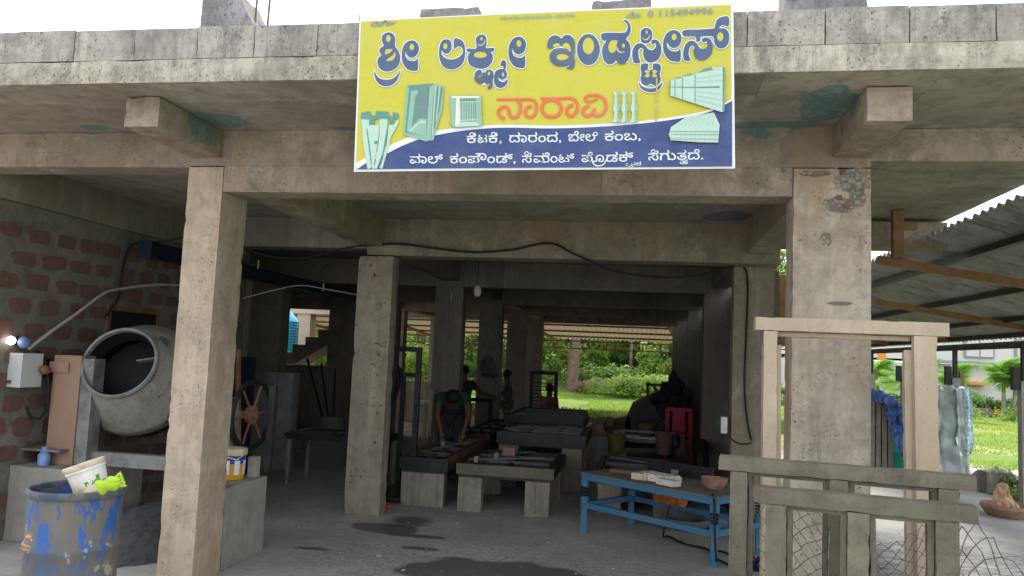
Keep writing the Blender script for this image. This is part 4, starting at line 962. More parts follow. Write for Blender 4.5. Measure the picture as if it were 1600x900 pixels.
def net2(u,v_):
    h=.86+.12*math.sin(u*9)-.05*u
    return Vector((1.42+u*.95,3.9+.35*u+.10*math.sin(u*5)+v_*.12,(1-v_)*h))
wire_net('wire_mesh','loose end of rusty chain link wire mesh curling at the bottom right corner',net2,20,18,.0028,seed=2)
# ================================================================ VIBRATING TABLE
vt=thing('vibrating_table','blue painted steel vibrating table on coil springs by the right inner pillar','table',(.3,7.2,0))
A=Vector((-.47,7.6,0));Bc=Vector((.66,6.72,0))      # left front foot, right front foot
dx_=(Bc-A).normalized(); dy_=Vector((-dx_.y,dx_.x,0))
Wt=.72
C0=A+dy_*Wt; D0=Bc+dy_*Wt
Lt=(Bc-A).length
leg_h=.30; top_z=.56
def V3(base,z): return Vector((base.x,base.y,z))
for nm,p in (('front left',A),('front right',Bc),('back left',C0),('back right',D0)):
    B().beam(V3(p,0),V3(p,.24),.055,.055).build('leg',M['vblue'],vt)
    # spring
    sp=[V3(p,.30)+Vector((.03*math.cos(a*.9),.03*math.sin(a*.9),a*.0038)) for a in range(0,46)]
    s_=B().tube(sp,.008,5).build('coil_spring',M['dark_steel'],vt,smooth=True)
    B().tube([V3(p,.29),V3(p,.345)],.042,12).build('spring_cup',M['vblue'],vt,smooth=True)
    B().tube([V3(p,.44),V3(p,.505)],.042,12).build('spring_cap',M['vblue'],vt,smooth=True)
for (p,q) in ((A,Bc),(C0,D0),(A,C0),(Bc,D0)):
    B().beam(V3(p,.265)+(q-p).normalized()*-.028,V3(q,.265)+(q-p).normalized()*.028,.05,.05).build('lower_rail',M['vblue'],vt)
    B().beam(V3(p,.53)+(q-p).normalized()*-.03,V3(q,.53)+(q-p).normalized()*.03,.05,.055).build('upper_rail',M['vblue'],vt)
b=B(); q=[V3(A,.560)-dx_*.04-dy_*.04,V3(Bc,.560)+dx_*.04-dy_*.04,V3(D0,.560)+dx_*.04+dy_*.04,V3(C0,.560)-dx_*.04+dy_*.04]
b.prism(q,(0,0,.012)); b.build('table_plate',M['tabletop'],vt)
mc=A+dx_*(Lt*.52)+dy_*.35
mo=B(); mo.tube([V3(mc,.43)-dx_*.14,V3(mc,.43)+dx_*.14],.08,14); mo.blob(tuple(V3(mc,.45)),(.16,.14,.09),.25,2,3); mo.build('vibrator_motor',M['orangecloth'],vt,smooth=True)
tz=.572
def tp(u,v_): return V3(A+dx_*(u*Lt)+dy_*(v_*Wt),tz)
Rt=Matrix.Rotation(math.atan2(dx_.y,dx_.x),3,'Z')
def tagbox(name,cat,label,u,v_,sx,sy,sz,mat,rot=0,z0=0):
    b=B(); b.box(-sx/2,sx/2,-sy/2,sy/2,0,sz,R=Rt@Matrix.Rotation(rot,3,'Z'),c=tp(u,v_)+Vector((0,0,z0))); return tag(b.build(name,mat if not isinstance(mat,str) else M[mat]),label,cat)
eg=thing('egg_tray','pale moulded tray resting on the middle of the blue table','tray',tp(.5,.3))
b=B(); c=tp(.50,.33); b.box(-.16,.16,-.09,.09,0,.05,R=Rt,c=c); b.build('tray_base',M['white_plastic'],eg)
for i in range(2):
    for j in range(2):
        b=B(); b.box(-.07,.07,-.035,.035,.05,.062,R=Rt,c=c+Rt@Vector((-.08+i*.16,-.045+j*.09,0))); b.build('tray_cell',M['white_plastic'],eg)
tagbox('block','block','cream block lying beside the tray on the blue table',.38,.22,.15,.11,.055,'lid_cream',.3)
tagbox('block','block','translucent whitish block at the front edge of the blue table',.62,.15,.2,.1,.05,'white_plastic',-.1)
pp=B(); c=tp(.36,.55)
for i in range(3): pp.box(-.14+i*.02,.14+i*.01,-.07,.07,.004*i+.03,.004*i+.033,R=Rt@Matrix.Rotation(.2-i*.15,3,'Z'),c=c)
tag(pp.build('paper_sheets',M['white']),'white papers fanned out on a dark box on the blue table','paper')
tagbox('box','box','dark blue crate under the white papers on the blue table',.36,.52,.26,.14,.03,'navy',.2)
tagbox('board','board','brown board lying near the left end of the blue table',.14,.45,.24,.1,.03,'rustbrown',.4)
tagbox('board','board','long dark board standing on edge at the back of the blue table',.42,.95,.75,.02,.12,'dark_steel')
tagbox('can','can','small dark can standing between board and tray on the table',.47,.7,.05,.05,.08,'greysteel')
def bowl(name,c,r,h,mat,label,cat='bowl',group=None,wob=.04):
    return tag(B().lathe([(0,0),(r*.6,.004),(r*.92,h*.55),(r,h),(r*.94,h),(r*.85,h*.55),(r*.5,.02),(0,.018)],24,Matrix.Translation(c),wob=wob).build(name,M[mat],smooth=True),label,cat,group)
bowl('basket',tp(.86,.42),.115,.10,'terracotta','crumpled brown bag bowl on the right end of the blue table','bag',wob=.08)
cable([tp(.98,.02)+Vector((0,0,.01)),tp(1.02,-.07)+Vector((0,0,-.05)),tp(1.03,-.08)+Vector((0,0,-.3)),tp(1.05,-.1)+Vector((0,0,-.5)),gr(1120,860,.01),gr(1165,878,.01)],.011,'black cable hanging down the front right leg of the blue table')
cable([V3(mc,.38),V3(mc,.1)+dy_*-.1,gr(1045,838,.012),gr(1070,850,.012),gr(1105,858,.012),gr(1118,872,.012),gr(1155,890,.012)],.010,'black cable trailing from the orange motor over the floor')
cable([tp(1,.3)+Vector((.0,0,0)),tp(1.04,.36)+Vector((0,0,.04)),tp(1.06,.5)+Vector((0,0,.03)),tp(1.1,.62)+Vector((0,0,-.02))],.012,'stiff cable curling from the right end of the blue table')
o=B().blob(tuple(gr(1062,815,.0)+Vector((0,.05,.30))),(.12,.07,.05),.4,3,5,fr=2.5).build('rag',M['lid_cream'],smooth=True); tag(o,'crumpled cream rag on the lower rail of the blue table','rag')
bowl('basin',gr(1150,835,0)+Vector((-.1,.25,0)),.3,.17,'bottleblue','dull blue basin on the floor behind the right table leg','basin')
bowl('basin',gr(1075,835,0)+Vector((0,.25,0)),.26,.12,'greysteel','grey basin on the floor under the blue table','basin')
o=B().blob(tuple(gr(1188,882,.05)),(.10,.08,.05),.5,3,8,fr=3).build('blue_rag',M['navy'],smooth=True); tag(o,'dark blue rag on the floor beside the window frame','rag')
# ================================================================ MOULD TABLES INSIDE
def cblock(x,y,w,d,h,label=None,parent=None,name='support_block',seed=0):
    o=conc_box(name,M['castblock'],parent,x-w/2,x+w/2,y,y+d,0,h,.1,.003,.008,seed)
    if label: tag(o,label,'block')
    return o
def mould(label,x0,x1,y0,y1,z,h=.11,cross=2,legs=True,lh=None,lm='castblock',fm='dark_steel',front='dark_steel',group='mould tables inside the workshop',seed=0,longi=1):
    t_=thing('mould_table',label,'table',((x0+x1)/2,(y0+y1)/2,0),group)
    for (a,b_,c,d,m_) in ((x0,x1,y0,y0+.06,front),(x0,x1,y1-.06,y1,fm),(x0,x0+.05,y0+.061,y1-.061,fm),(x1-.05,x1,y0+.061,y1-.061,fm)):
        B().box(a,b_,c,d,z-h,z,0).build('side_rail',M[m_],t_)
    for i in range(cross):
        y=y0+(y1-y0)*(i+1)/(cross+1)
        B().box(x0+.051,x1-.051,y-.02,y+.02,z-.05,z-.004).build('cross_bar',M[fm],t_)
    for i in range(longi):
        x=x0+(x1-x0)*(i+1)/(longi+1)
        B().box(x-.018,x+.018,y0+.061,y1-.061,z-.052,z-.008).build('long_bar',M[fm],t_)
    B().box(x0+.02,x1-.02,y0+.02,y1-.02,z-h-.03,z-h-.001).build('pallet_board',M['dark_steel'],t_)
    for k_,xx_ in enumerate((x0+.075,x1-.085)): B().box(xx_,xx_+.012,y0+.07,y1-.07,z-.02,z+.006).build('edge_strip',M['stripsteel'],t_)
    for i in range(cross): B().box(x0+.09,x1-.1,y0+(y1-y0)*(i+1)/(cross+1)-.028,y0+(y1-y0)*(i+1)/(cross+1)-.02,z-.03,z+.004).build('edge_strip',M['stripsteel'],t_)
    if legs:
        for i,(x,y) in enumerate(((x0+.15,y0+.02),(x1-.17,y0+.02),(x0+.15,y1-.2),(x1-.17,y1-.2))):
            conc_box('leg',M[lm],t_,x-.13,x+.13,y,y+.15,0,z-h-.031,.1,.003,.008,seed+i)
    return t_
mould('grey edged casting mould on two pale concrete legs nearest the doorway',-1.87,-.83,8.12,9.5,.5,seed=500,front='frame_dark')
mould('black casting mould with pale inner bars behind the nearest mould',-1.75,-.62,9.8,11.2,.70,.14,3,lm='inner',seed=510,longi=2)
mould('dark casting mould further back between the pillar rows',-1.95,-.75,11.5,12.6,.78,.12,2,lm='inner',seed=520)
mould('rear dark casting mould half hidden behind the others',-2.1,-.9,13.2,14.6,.72,.12,2,lm='inner',seed=530)
mould('low dark casting mould with bright inner edges behind the blue table',-.42,.5,8.6,10.0,.46,.12,1,lm='inner',seed=540,longi=0)
mould('long brown edged casting mould beside the left pillars',-2.52,-1.98,8.2,10.4,.52,.13,3,fm='rustbrown',front='dark_steel',seed=550)
mould('second long casting mould running on behind the brown edged one',-2.5,-2.0,10.7,13.4,.56,.14,3,lm='inner',seed=560)
mould('wide dark work table in the left bay behind the second pillar',-4.2,-2.95,8.9,9.6,.62,.05,1,legs=False,seed=570)
for i,(x,y) in enumerate(((-4.15,8.95),(-3.0,8.95),(-4.15,9.5),(-3.0,9.5))):
    o=None
tb_=bpy.data.objects.get('mould_table.007')
if tb_:
    for x,y in ((-4.15,8.95),(-3.0,8.95),(-4.15,9.52),(-3.0,9.52)): B().box(x-.02,x+.02,y-.02,y+.02,0,.54).build('leg',M['greysteel'],tb_)
cblock(-3.02,8.35,.26,.2,.42,'pale support block left of the speckled second pillar',seed=580)
rr=random.Random(21)
for i,(x0_,y0_,x1_,y1_,z_,lab) in enumerate(((-1.8,8.4,-1.0,8.9,.512,'thin steel rod lying across the nearest grey edged mould'),(-1.6,9.0,-1.2,9.4,.515,'short steel rod on the far half of the nearest mould'),(-1.7,10.1,-.8,10.9,.715,'long rod lying across the second mould'),(-.3,9.7,.4,9.2,.475,'rod on the low mould behind the blue table'),(-2.4,8.6,-2.1,9.9,.535,'rod lying along the brown edged mould'),(-1.8,12.0,-.9,12.3,.79,'rod on the third mould back'))):
    tag(B().tube([(x0_,y0_,z_),(x1_,y1_,z_)],.008,5).build('steel_rod',M['greysteel']),lab,'rod')
for i,(x,y,z_,lab) in enumerate(((-1.7,8.3,.5,'small grey clamp on the front left corner of the nearest mould'),(-1.55,8.7,.5,'second small clamp further along the nearest mould'),(-1.42,9.05,.5,'third clamp near the back of the nearest mould'),(-2.3,9.2,.53,'clamp on the brown edged mould'))):
    b=B(); b.box(x-.02,x+.02,y-.012,y+.012,z_,z_+.05); b.box(x-.02,x+.035,y-.012,y+.012,z_+.05,z_+.062); tag(b.build('clamp',M['greysteel']),lab,'clamp')
for i in range(7):
    x=rr.uniform(-3.6,.3);y=rr.uniform(8.2,11.5); h_=rr.uniform(.04,.1)
tag(B().box(-1.52,-1.38,8.95,9.05,.505,.6).build('brick',M['terracotta']),'small brown brick standing on the nearest mould','brick')
tag(B().blob((-2.6,7.95,.03),(.07,.04,.035),.4,2,61,fr=3).build('red_rag',M['redplastic'],smooth=True),'small red scrap on the floor at the foot of the second pillar','scrap')
# big dark sheet standing at end of the mould row
o=B().box(-1.6,-.76,11.3,11.34,0,.86).build('steel_sheet',M['dark_steel']); tag(o,'large black steel panel standing upright behind the centre moulds','panel')
# upright narrow frames
def upright(label,x0,x1,y,z1,w,mat='dark_steel',group='upright mould frames',bars=0,d=.05):
    t_=thing('upright_frame',label,'frame',((x0+x1)/2,y,0),group)
    B().box(x0,x0+w,y,y+d,0,z1-w).build('upright',M[mat],t_); B().box(x1-w,x1,y,y+d,0,z1-w).build('upright',M[mat],t_)
    B().box(x0,x1,y-.002,y+d,z1-w,z1).build('top_bar',M[mat],t_); B().box(x0+w,x1-w,y,y+d,.02,.02+w).build('bottom_bar',M[mat],t_)
    for i in range(bars):
        z=.3+i*(z1-.5)/max(1,bars); B().tube([(x0+w,y+d/2,z),(x1-w,y+d/2,z)],.012,5).build('bar',M[mat],t_)
    return t_
upright('tall black upright frame right beside the speckled second pillar',-2.72,-2.36,8.25,1.71,.055)
upright('narrower black upright frame nested in the tall one beside the second pillar',-2.62,-2.40,8.4,1.42,.045)
upright('ladder like steel grille frame standing at the rear between last pillar and doorway',-2.65,-1.95,19.2,1.33,.09,bars=9)
upright('dark empty frame leaning on the fourth pillar',-3.15,-2.66,14.3,.85,.07)
# bags and odd things
def person_bits(): pass
o=B().blob(tuple(at(765,575,14.6)),(.16,.1,.2),.3,2,21,fr=2).build('hanging_bag',M['greycloth'],smooth=True); tag(o,'grey bag hanging on the fourth pillar','bag')
o=B().blob(tuple(at(612,590,8.6)),(.1,.1,.28),.3,3,22,fr=2).build('hanging_cloth',M['darkcloth'],smooth=True); tag(o,'dark cloth hanging on the frame behind the second pillar','cloth')
for i,(px,lab) in enumerate(((663,'left of two pale slats leaning on the third pillar'),(672,'right of two pale slats leaning on the third pillar'),(622,'brown slat standing behind the tall black frame'))):
    c=at(px,660,10.9); o=B().box(c.x-.03,c.x+.02,10.9,10.94,.45,1.12).build('slat',M['frame_light' if i<2 else 'terracotta']); tag(o,lab,'slat')
o=B().blob(tuple(at(660,628,10.9)),(.1,.08,.05),.4,2,9,fr=3).build('bundle',M['white_plastic'],smooth=True); tag(o,'whitish bundle on top of the two pale slats','bundle')
# left bay dark items
o=B().box(-5.2,-4.9,8.6,9.4,.0,1.5).build('steel_cupboard',M['navy']); tag(o,'tall dark blue cupboard behind the tilting wheel','cupboard')
o=B().box(-5.25,-4.6,9.9,10.1,.0,1.3).build('steel_cupboard',M['greysteel']); tag(o,'dim grey cupboard deeper in the left bay','cupboard')
for i,(px,py,Y,lab) in enumerate(((460,690,11,'pale carton on the floor of the left bay'),(515,660,12,'small white edged box on the dark table in the left bay'))):
    c=at(px,py,Y); o=B().box(c.x-.14,c.x+.14,Y,Y+.2,max(0,c.z-.12),c.z+.08).build('carton',M['castblock']); tag(o,lab,'carton')
ld=thing('leaning_poles','three dark poles leaning against the side wall of the left bay','poles',(-5.0,12.4,0))
for i in range(3):
    a=at(480+i*22,560+8*i,12.3);c=at(505+i*8,655,12.2); B().tube([c,a],.02,6).build('pole',M['dark_steel'],ld)
o=B().tube([at(372,700,7.2),at(372,545,7.2)],.03,8).build('rusty_pipe',M['rustbrown']); tag(o,'thin rusty brown pipe upright just right of the left front pillar','pipe')
# ---- machine heap at right rear
hp=thing('stone_crusher','dark heaped machine with sloping hopper and tarpaulin at the right rear','machine',(.3,14.3,0))
P0=lambda px,py: at(px,py,14.2)
poly=[P0(980,662),P0(985,640),P0(1000,625),P0(1012,614),P0(1012,600),P0(1062,602),P0(1062,700),P0(990,700)]
B().prism([P0(975,700),P0(978,655),P0(988,632),P0(1012,620),P0(1030,612),P0(1062,618),P0(1062,700)],(0,.8,0)).build('hopper',M['dark_steel'],hp)
for a,c in (((1012,598),(1012,622)),((1010,601),(1062,603)),((1062,603),(1062,640)),((1022,604),(1040,640)),((1048,604),(1030,640))): B().beam(P0(*a),P0(*c),.05,.05).build('frame_bar',M['dark_steel'],hp)
B().blob(tuple(at(1048,625,14)),(.3,.3,.28),.4,3,31,fr=2).build('tarpaulin',M['darkcloth'],hp,smooth=True)
B().blob(tuple(at(1052,612,13.9)),(.12,.2,.3),.4,3,33,fr=2).build('sack',M['darkcloth'],hp,smooth=True)
B().prism([P0(948,640+18),P0(985,652),P0(985,672),P0(955,672)],(0,.5,0)).build('chute',M['rustbrown'],hp)
B().blob(tuple(at(952,664,14)),(.1,.2,.16),.2,2,34).build('chute_bag',M['terracotta'],hp,smooth=True)
wb=thing('work_bench','low cluttered work bench in front of the dark machine','bench',(.0,12.6,0))
B().box(-.62,.62,12.2,13.0,.42,.47).build('bench_top',M['greysteel'],wb)
for x,y in ((-.58,12.24),(.58,12.24),(-.58,12.96),(.58,12.96)): B().box(x-.03,x+.03,y-.03,y+.03,0,.42).build('leg',M['dark_steel'],wb)
B().box(-.25,.6,12.1,12.16,.58,.61).build('back_rail',M['greysteel'],wb); B().box(-.25,-.22,12.1,12.16,.4,.58).build('rail_post',M['greysteel'],wb); B().box(.57,.6,12.1,12.16,.4,.58).build('rail_post',M['greysteel'],wb)
for i in range(4): B().box(-.22,.5,12.22+i*.13,12.26+i*.13,.475,.49).build('pale_strip',M['white'],wb)
def bkt(c,r,h,mat,label,cat='bucket'):
    t_=thing('bucket',label,cat,c); B().lathe([(0,0),(r*.8,0),(r,h),(r*.93,h),(r*.75,.02),(0,.02)],20,Matrix.Translation(c)).build('bucket_body',M[mat],t_,smooth=True)
    B().lathe([(r,h-.02),(r*1.06,h-.015),(r*1.06,h+.005),(r,h+.008)],20,Matrix.Translation(c)).build('rim',M[mat],t_,smooth=True)
M['mustard']=plain('mustard_plastic',(.22,.15,.04),.6)
bkt(Vector((-.28,11.7,.3)),.14,.26,'mustard','mustard bucket in front of the cluttered bench')
bkt(Vector((.42,11.9,.3)),.14,.3,'pinkshirt','dull pink bucket in front of the cluttered bench')
bkt(Vector((.15,12.5,.48)),.12,.2,'redhub','red brown bucket on the bench under the machine')
for (px,w,mat,lab) in ((888,.32,'greysteel','grey concrete box at the left end of the bench'),(888+30,.2,'plinth','pale box below the bench edge')):
    c=at(px+50,690,11.9); o=B().box(c.x-w/2,c.x+w/2,11.8,12.1,0,.52 if mat=='greysteel' else .3).build('box',M[mat]); tag(o,lab,'box')
pb_=thing('plastic_bottle','clear brown plastic bottle standing on the bench end','bottle',(-.75,12.3,.5))
c=Vector((-.66,12.4,.47)); B().lathe([(0,0),(.04,0),(.042,.15),(.018,.24),(.018,.27),(0,.27)],14,Matrix.Translation(c)).build('bottle_body',M['terracotta'],pb_,smooth=True)
B().tube([c+Vector((0,0,.27)),c+Vector((0,0,.3))],.02,8).build('cap',M['white'],pb_)
# red plastic chair
ch=thing('plastic_chair','red plastic chair seen from behind at the foot of the third right pillar','chair',(.78,14.0,0))
cx,cy=.72,13.7
for sx in (-.2,.2):
    for sy in (0,.4): B().beam((cx+sx*1.08,cy+sy,0),(cx+sx,cy+sy,.43),.04,.04).build('leg',M['redplastic'],ch)
B().box(cx-.22,cx+.22,cy-.02,cy+.42,.43,.46).build('seat',M['redplastic'],ch)
bkp=B()
for i in range(5):
    x=cx-.18+i*.09; bkp.box(x-.018,x+.018,cy-.03,cy-.005,.46,.84)
bkp.box(cx-.22,cx+.22,cy-.035,cy,.84,.9); bkp.box(cx-.23,cx-.19,cy-.035,cy,.44,.86); bkp.box(cx+.19,cx+.23,cy-.035,cy,.44,.86); bkp.box(cx-.1,cx+.1,cy-.036,cy-.004,.5,.84)
bkp.build('backrest',M['redplastic'],ch)
for sx in (-.23,.23): B().beam((cx+sx,cy,.64),(cx+sx,cy+.36,.62),.04,.03).build('armrest',M['redplastic'],ch)
# dark wheel/tyre by the pillar
o=B().lathe([(.2,-.06),(.3,-.08),(.33,0),(.3,.08),(.2,.06)],28,Matrix.Translation((.88,10.9,.33))@Matrix.Rotation(PI/2,4,'Y')).build('tyre',M['black'],smooth=True); tag(o,'black rubber tyre standing at the foot of the third right pillar','tyre')
cable([gr(1040,722,.01),gr(1055,724,.01),gr(1075,727,.01),gr(1092,722,.01)],.012,'dark cable lying on the floor near the tyre')
o=B().box(.86,1.15,8.7,9.2,0,.38).build('crate',M['navy']); tag(o,'dark blue crate on the floor behind the right inner pillar','crate')
# blocks scattered on the red earth
rr=random.Random(9)
for i,(px,py,w,h,lab) in enumerate(((858,668,.25,.1,'grey block on red earth left of the rear doorway'),(873,662,.22,.08,'flat grey block behind others on the red earth'),(865,672,.3,.1,'front most grey block on the red earth'),(935,662,.75,.16,'long grey slab on red earth beyond the bench'),(922,670,.14,.14,'small white lump on the red earth'),(885,660,.3,.07,'thin grey slab far out on the red earth'))):
    c=gr(px,py,0); o=conc_box('cement_block',M['white' if i==4 else 'plinth'],None,c.x-w/2,c.x+w/2,c.y,c.y+.25,0,h,.1,.004,.01,600+i); tag(o,lab,'block')
# ================================================================ PEOPLE
def skinmesh(name,mat,parent,verts,edges,radii,sub=1,seed=0):
    me=bpy.data.meshes.new(name); me.from_pydata(verts,edges,[]); o=bpy.data.objects.new(name,me); COL.objects.link(o)
    o.modifiers.new('s','SKIN'); 
    for i,r in enumerate(radii): me.skin_vertices[0].data[i].radius=(r,r) if not isinstance(r,tuple) else r
    me.skin_vertices[0].data[0].use_root=True
    sm=o.modifiers.new('u','SUBSURF'); sm.levels=sub; sm.render_levels=sub
    bpy.context.view_layer.update()
    m2=bpy.data.meshes.new_from_object(o.evaluated_get(bpy.context.evaluated_depsgraph_get())); m2.materials.append(mat)
    m2.polygons.foreach_set('use_smooth',[True]*len(m2.polygons))
    bpy.data.objects.remove(o); n=bpy.data.objects.new(name,m2); n.name=name; return link(n,parent)
def person(label,loc,yaw,pose,shirt,pants,scale=1.0):
    t_=thing('person',label,'person',loc)
    R=Matrix.Rotation(yaw,3,'Z'); L0=Vector(loc)
    J={k:L0+R@(Vector(v)*scale) for k,v in pose.items()}
    order=['pelvis','chest','neck','headb','headt','lsh','lel','lwr','rsh','rel','rwr','lhip','lkn','lan','lto','rhip','rkn','ran','rto']
    E_=[('pelvis','chest'),('chest','neck'),('neck','headb'),('headb','headt'),('chest','lsh'),('lsh','lel'),('lel','lwr'),('chest','rsh'),('rsh','rel'),('rel','rwr'),('pelvis','lhip'),('lhip','lkn'),('lkn','lan'),('lan','lto'),('pelvis','rhip'),('rhip','rkn'),('rkn','ran'),('ran','rto')]
    rad={'pelvis':(.13,.10),'chest':(.145,.10),'neck':.055,'headb':.075,'headt':.085,'lsh':.06,'rsh':.06,'lel':.042,'rel':.042,'lwr':.03,'rwr':.03,'lhip':.085,'rhip':.085,'lkn':.058,'rkn':.058,'lan':.042,'ran':.042,'lto':.035,'rto':.035}
    V=[J[k] for k in order];ix={k:i for i,k in enumerate(order)};Ed=[(ix[a],ix[b_]) for a,b_ in E_];rd=[rad[k] for k in order]
    for s_ in ('l','r'):      # palm, five fingers
        w_=J[s_+'wr']; d=(w_-J[s_+'el']).normalized(); side=d.cross(Vector((0,0,1))); side=side.normalized() if side.length>.2 else Vector((1,0,0))
        pm=w_+d*.07*scale; V.append(pm); rd.append(.028); pi=len(V)-1; Ed.append((ix[s_+'wr'],pi))
        for f_ in range(5):
            o_=(f_-2)*.018
            if f_==0: base=w_+d*.04+side*-.04; tip=base+d*.035+side*-.02
            else: base=pm+side*o_+d*.03; tip=base+d*(.05-.006*abs(f_-2.5))+Vector((0,0,-.015))
            V.append(base);rd.append(.009);V.append(tip);rd.append(.007);Ed+=[(pi,len(V)-2),(len(V)-2,len(V)-1)]
    skinmesh('body',M['skin'],t_,V,Ed,rd)
    def sub_(names,edges,k,nm,mat):
        ii_={n_:i for i,n_ in enumerate(names)}
        skinmesh(nm,mat,t_,[J[n_] for n_ in names],[(ii_[a],ii_[b_]) for a,b_ in edges],[tuple(x*k for x in rad[n_]) if isinstance(rad[n_],tuple) else rad[n_]*k*1.12 for n_ in names])
    J['lmid']=(J['lsh']+J['lel']*1.4)/2.4;J['rmid']=(J['rsh']+J['rel']*1.4)/2.4; rad['lmid']=.055;rad['rmid']=.055
    J['ntop']=J['chest']*.35+J['neck']*.65; rad['ntop']=.07
    sub_(['pelvis','chest','ntop','lsh','lmid','rsh','rmid'],[('pelvis','chest'),('chest','ntop'),('chest','lsh'),('lsh','lmid'),('chest','rsh'),('rsh','rmid')],1.13,'shirt',M[shirt])
    sub_(['pelvis','lhip','lkn','lan','rhip','rkn','ran'],[('pelvis','lhip'),('lhip','lkn'),('lkn','lan'),('pelvis','rhip'),('rhip','rkn'),('rkn','ran')],1.14,'trousers',M[pants])
    hc=(J['headb']+J['headt'])/2; hd=(J['headt']-J['headb']).normalized()
    fwd=R@Vector((0,-1,0))
    B().blob(tuple(hc+hd*.055-fwd*.02),(.098,.105,.09),.06,2,2).build('hair',M['hair'],t_,smooth=True)
    fb=B(); fb.blob(tuple(hc+fwd*.1-hd*.01),(.014,.022,.022),.1,1,1)
    sd_=fwd.cross(Vector((0,0,1)))
    for q in (-1,1): fb.blob(tuple(hc+sd_*q*.088-hd*.005),(.014,.022,.03),.1,1,1)
    fb.build('nose_and_ears',M['skin'],t_,smooth=True)
    eb=B()
    for q in (-1,1): eb.blob(tuple(hc+fwd*.083+sd_*q*.032+hd*.02),(.012,.008,.008),0,1,1)
    eb.build('eyes',M['black'],t_); return t_
stand={'pelvis':(0,0,.92),'chest':(0,.0,1.27),'neck':(0,0,1.45),'headb':(0,-.01,1.53),'headt':(0,-.02,1.63),'lsh':(-.19,0,1.37),'lel':(-.24,-.02,1.1),'lwr':(-.24,-.12,.88),'rsh':(.19,0,1.37),'rel':(.26,-.12,1.14),'rwr':(.30,-.36,1.08),
 'lhip':(-.09,0,.86),'lkn':(-.1,-.02,.46),'lan':(-.11,.0,.08),'lto':(-.12,-.14,.03),'rhip':(.09,0,.86),'rkn':(.1,-.02,.46),'ran':(.11,0,.08),'rto':(.12,-.14,.03)}
reach=dict(stand); reach.update({'rel':(.40,-.06,1.18),'rwr':(.62,-.12,1.14),'lel':(-.2,-.18,1.12),'lwr':(-.05,-.36,1.08)})
p=at(722,640,13.2); person('person in dark clothes behind the third pillar, one arm stretched to the right',(p.x,13.2,0),math.radians(10),reach,'darkcloth','darkcloth',.84)
bend=dict(stand); bend.update({'chest':(.0,-.24,1.12),'neck':(0,-.40,1.2),'headb':(0,-.47,1.2),'headt':(0,-.55,1.18),'lsh':(-.18,-.3,1.16),'rsh':(.18,-.3,1.16),'lel':(-.2,-.42,.93),'lwr':(-.14,-.5,.72),'rel':(.22,-.42,.93),'rwr':(.16,-.52,.72),'pelvis':(0,.03,.9)})
p=gr(705,735,0); person('person in green shirt bending over the moulds in front of the third pillar',(-2.42,10.05,0),math.radians(15),bend,'greenshirt','darkcloth',.95)
p=at(790,640,16.3); person('person in checked grey shirt standing between the fourth and fifth pillars',(p.x,16.3,0),math.radians(-70),stand,'greycloth','greycloth',.78)
sit=dict(stand); 
sit.update({k:(v[0],v[1],v[2]-.45) for k,v in stand.items() if k in('pelvis','chest','neck','headb','headt','lsh','rsh','lel','rel','lwr','rwr','lhip','rhip')}); sit.update({'lkn':(-.12,-.38,.48),'lan':(-.12,-.36,.08),'lto':(-.12,-.48,.03),'rkn':(.12,-.38,.48),'ran':(.12,-.36,.08),'rto':(.12,-.48,.03)})
p=at(857,650,16.8); person('person in dusky pink shirt sitting low near the rear doorway',(p.x,16.8,0),math.radians(160),sit,'pinkshirt','darkcloth',.85)
st_=conc_box('stool_block',M['inner'],None,p.x-.15,p.x+.15,16.75,17.05,0,.30,.1,.002,.005,640); tag(st_,'low block the person in pink sits on','block')
# green hose / sleeve at third pillar
# ================================================================ RIGHT SHED
sh=thing('lean_to_shed','open lean to shed roofed with corrugated sheets along the right side of the building','shed',(4,8,0))
XH,ZH,XL,ZL=2.72,2.965,5.02,2.27
def corr(name,parent,mat,y0,y1,xh,zh,xl,zl,pitch=.146,amp=.026,nx=6,zoff=0,seed=0):
    V=[];F=[];n=int((y1-y0)/pitch*8)
    for j in range(nx+1):
        u=j/nx
        for i in range(n+1):
            y=y0+(y1-y0)*i/n; x=xh+(xl-xh)*u; z=zh+(zl-zh)*u+amp*math.sin(2*PI*y/pitch)+zoff
            V.append((x,y,z))
    m_=n+1
    for j in range(nx):
        for i in range(n): F.append((j*m_+i,j*m_+i+1,(j+1)*m_+i+1,(j+1)*m_+i))
    k=len(V); V2=[(a,b_,c+.007) for a,b_,c in V]; F2=[tuple(reversed([q+k for q in f])) for f in F]
    E2=[(i,i+k,i+1+k,i+1) for i in range(n)]+[(nx*m_+i+1,nx*m_+i+1+k,nx*m_+i+k,nx*m_+i) for i in range(n)]
    b=B(); b.add(V+V2,F+F2+E2); return b.build(name,mat,parent,smooth=True,fix=False)
y=2.9;k=0; 
while y<18.5:
    mid=.52
    xm=XH+(XL-XH)*mid; zm=ZH+(ZL-ZH)*mid
    corr('corrugated_sheet',sh,M['roofsheet'],y,y+1.022,XH+.0+(.02 if k%2 else 0),ZH,xm+.06,zm-.023,zoff=.012+.004*(k%2)); corr('corrugated_sheet',sh,M['roofsheet'],y,y+1.022,xm-.06,zm+.023,XL+.12,ZL-.045,zoff=-.004+.004*(k%2))
    y+=1.022;k+=1
for u in (.16,.5,.78,.98):
    x=XH+(XL-XH)*u;z=ZH+(ZL-ZH)*u-.052
    B().box(x-.03,x+.03,3.0,18.6,z-.03,z+.03).build('purlin',M['dark_steel'],sh)
PY=[3.6,6.6,8.95,11.17,13.42,15.8,17.9]
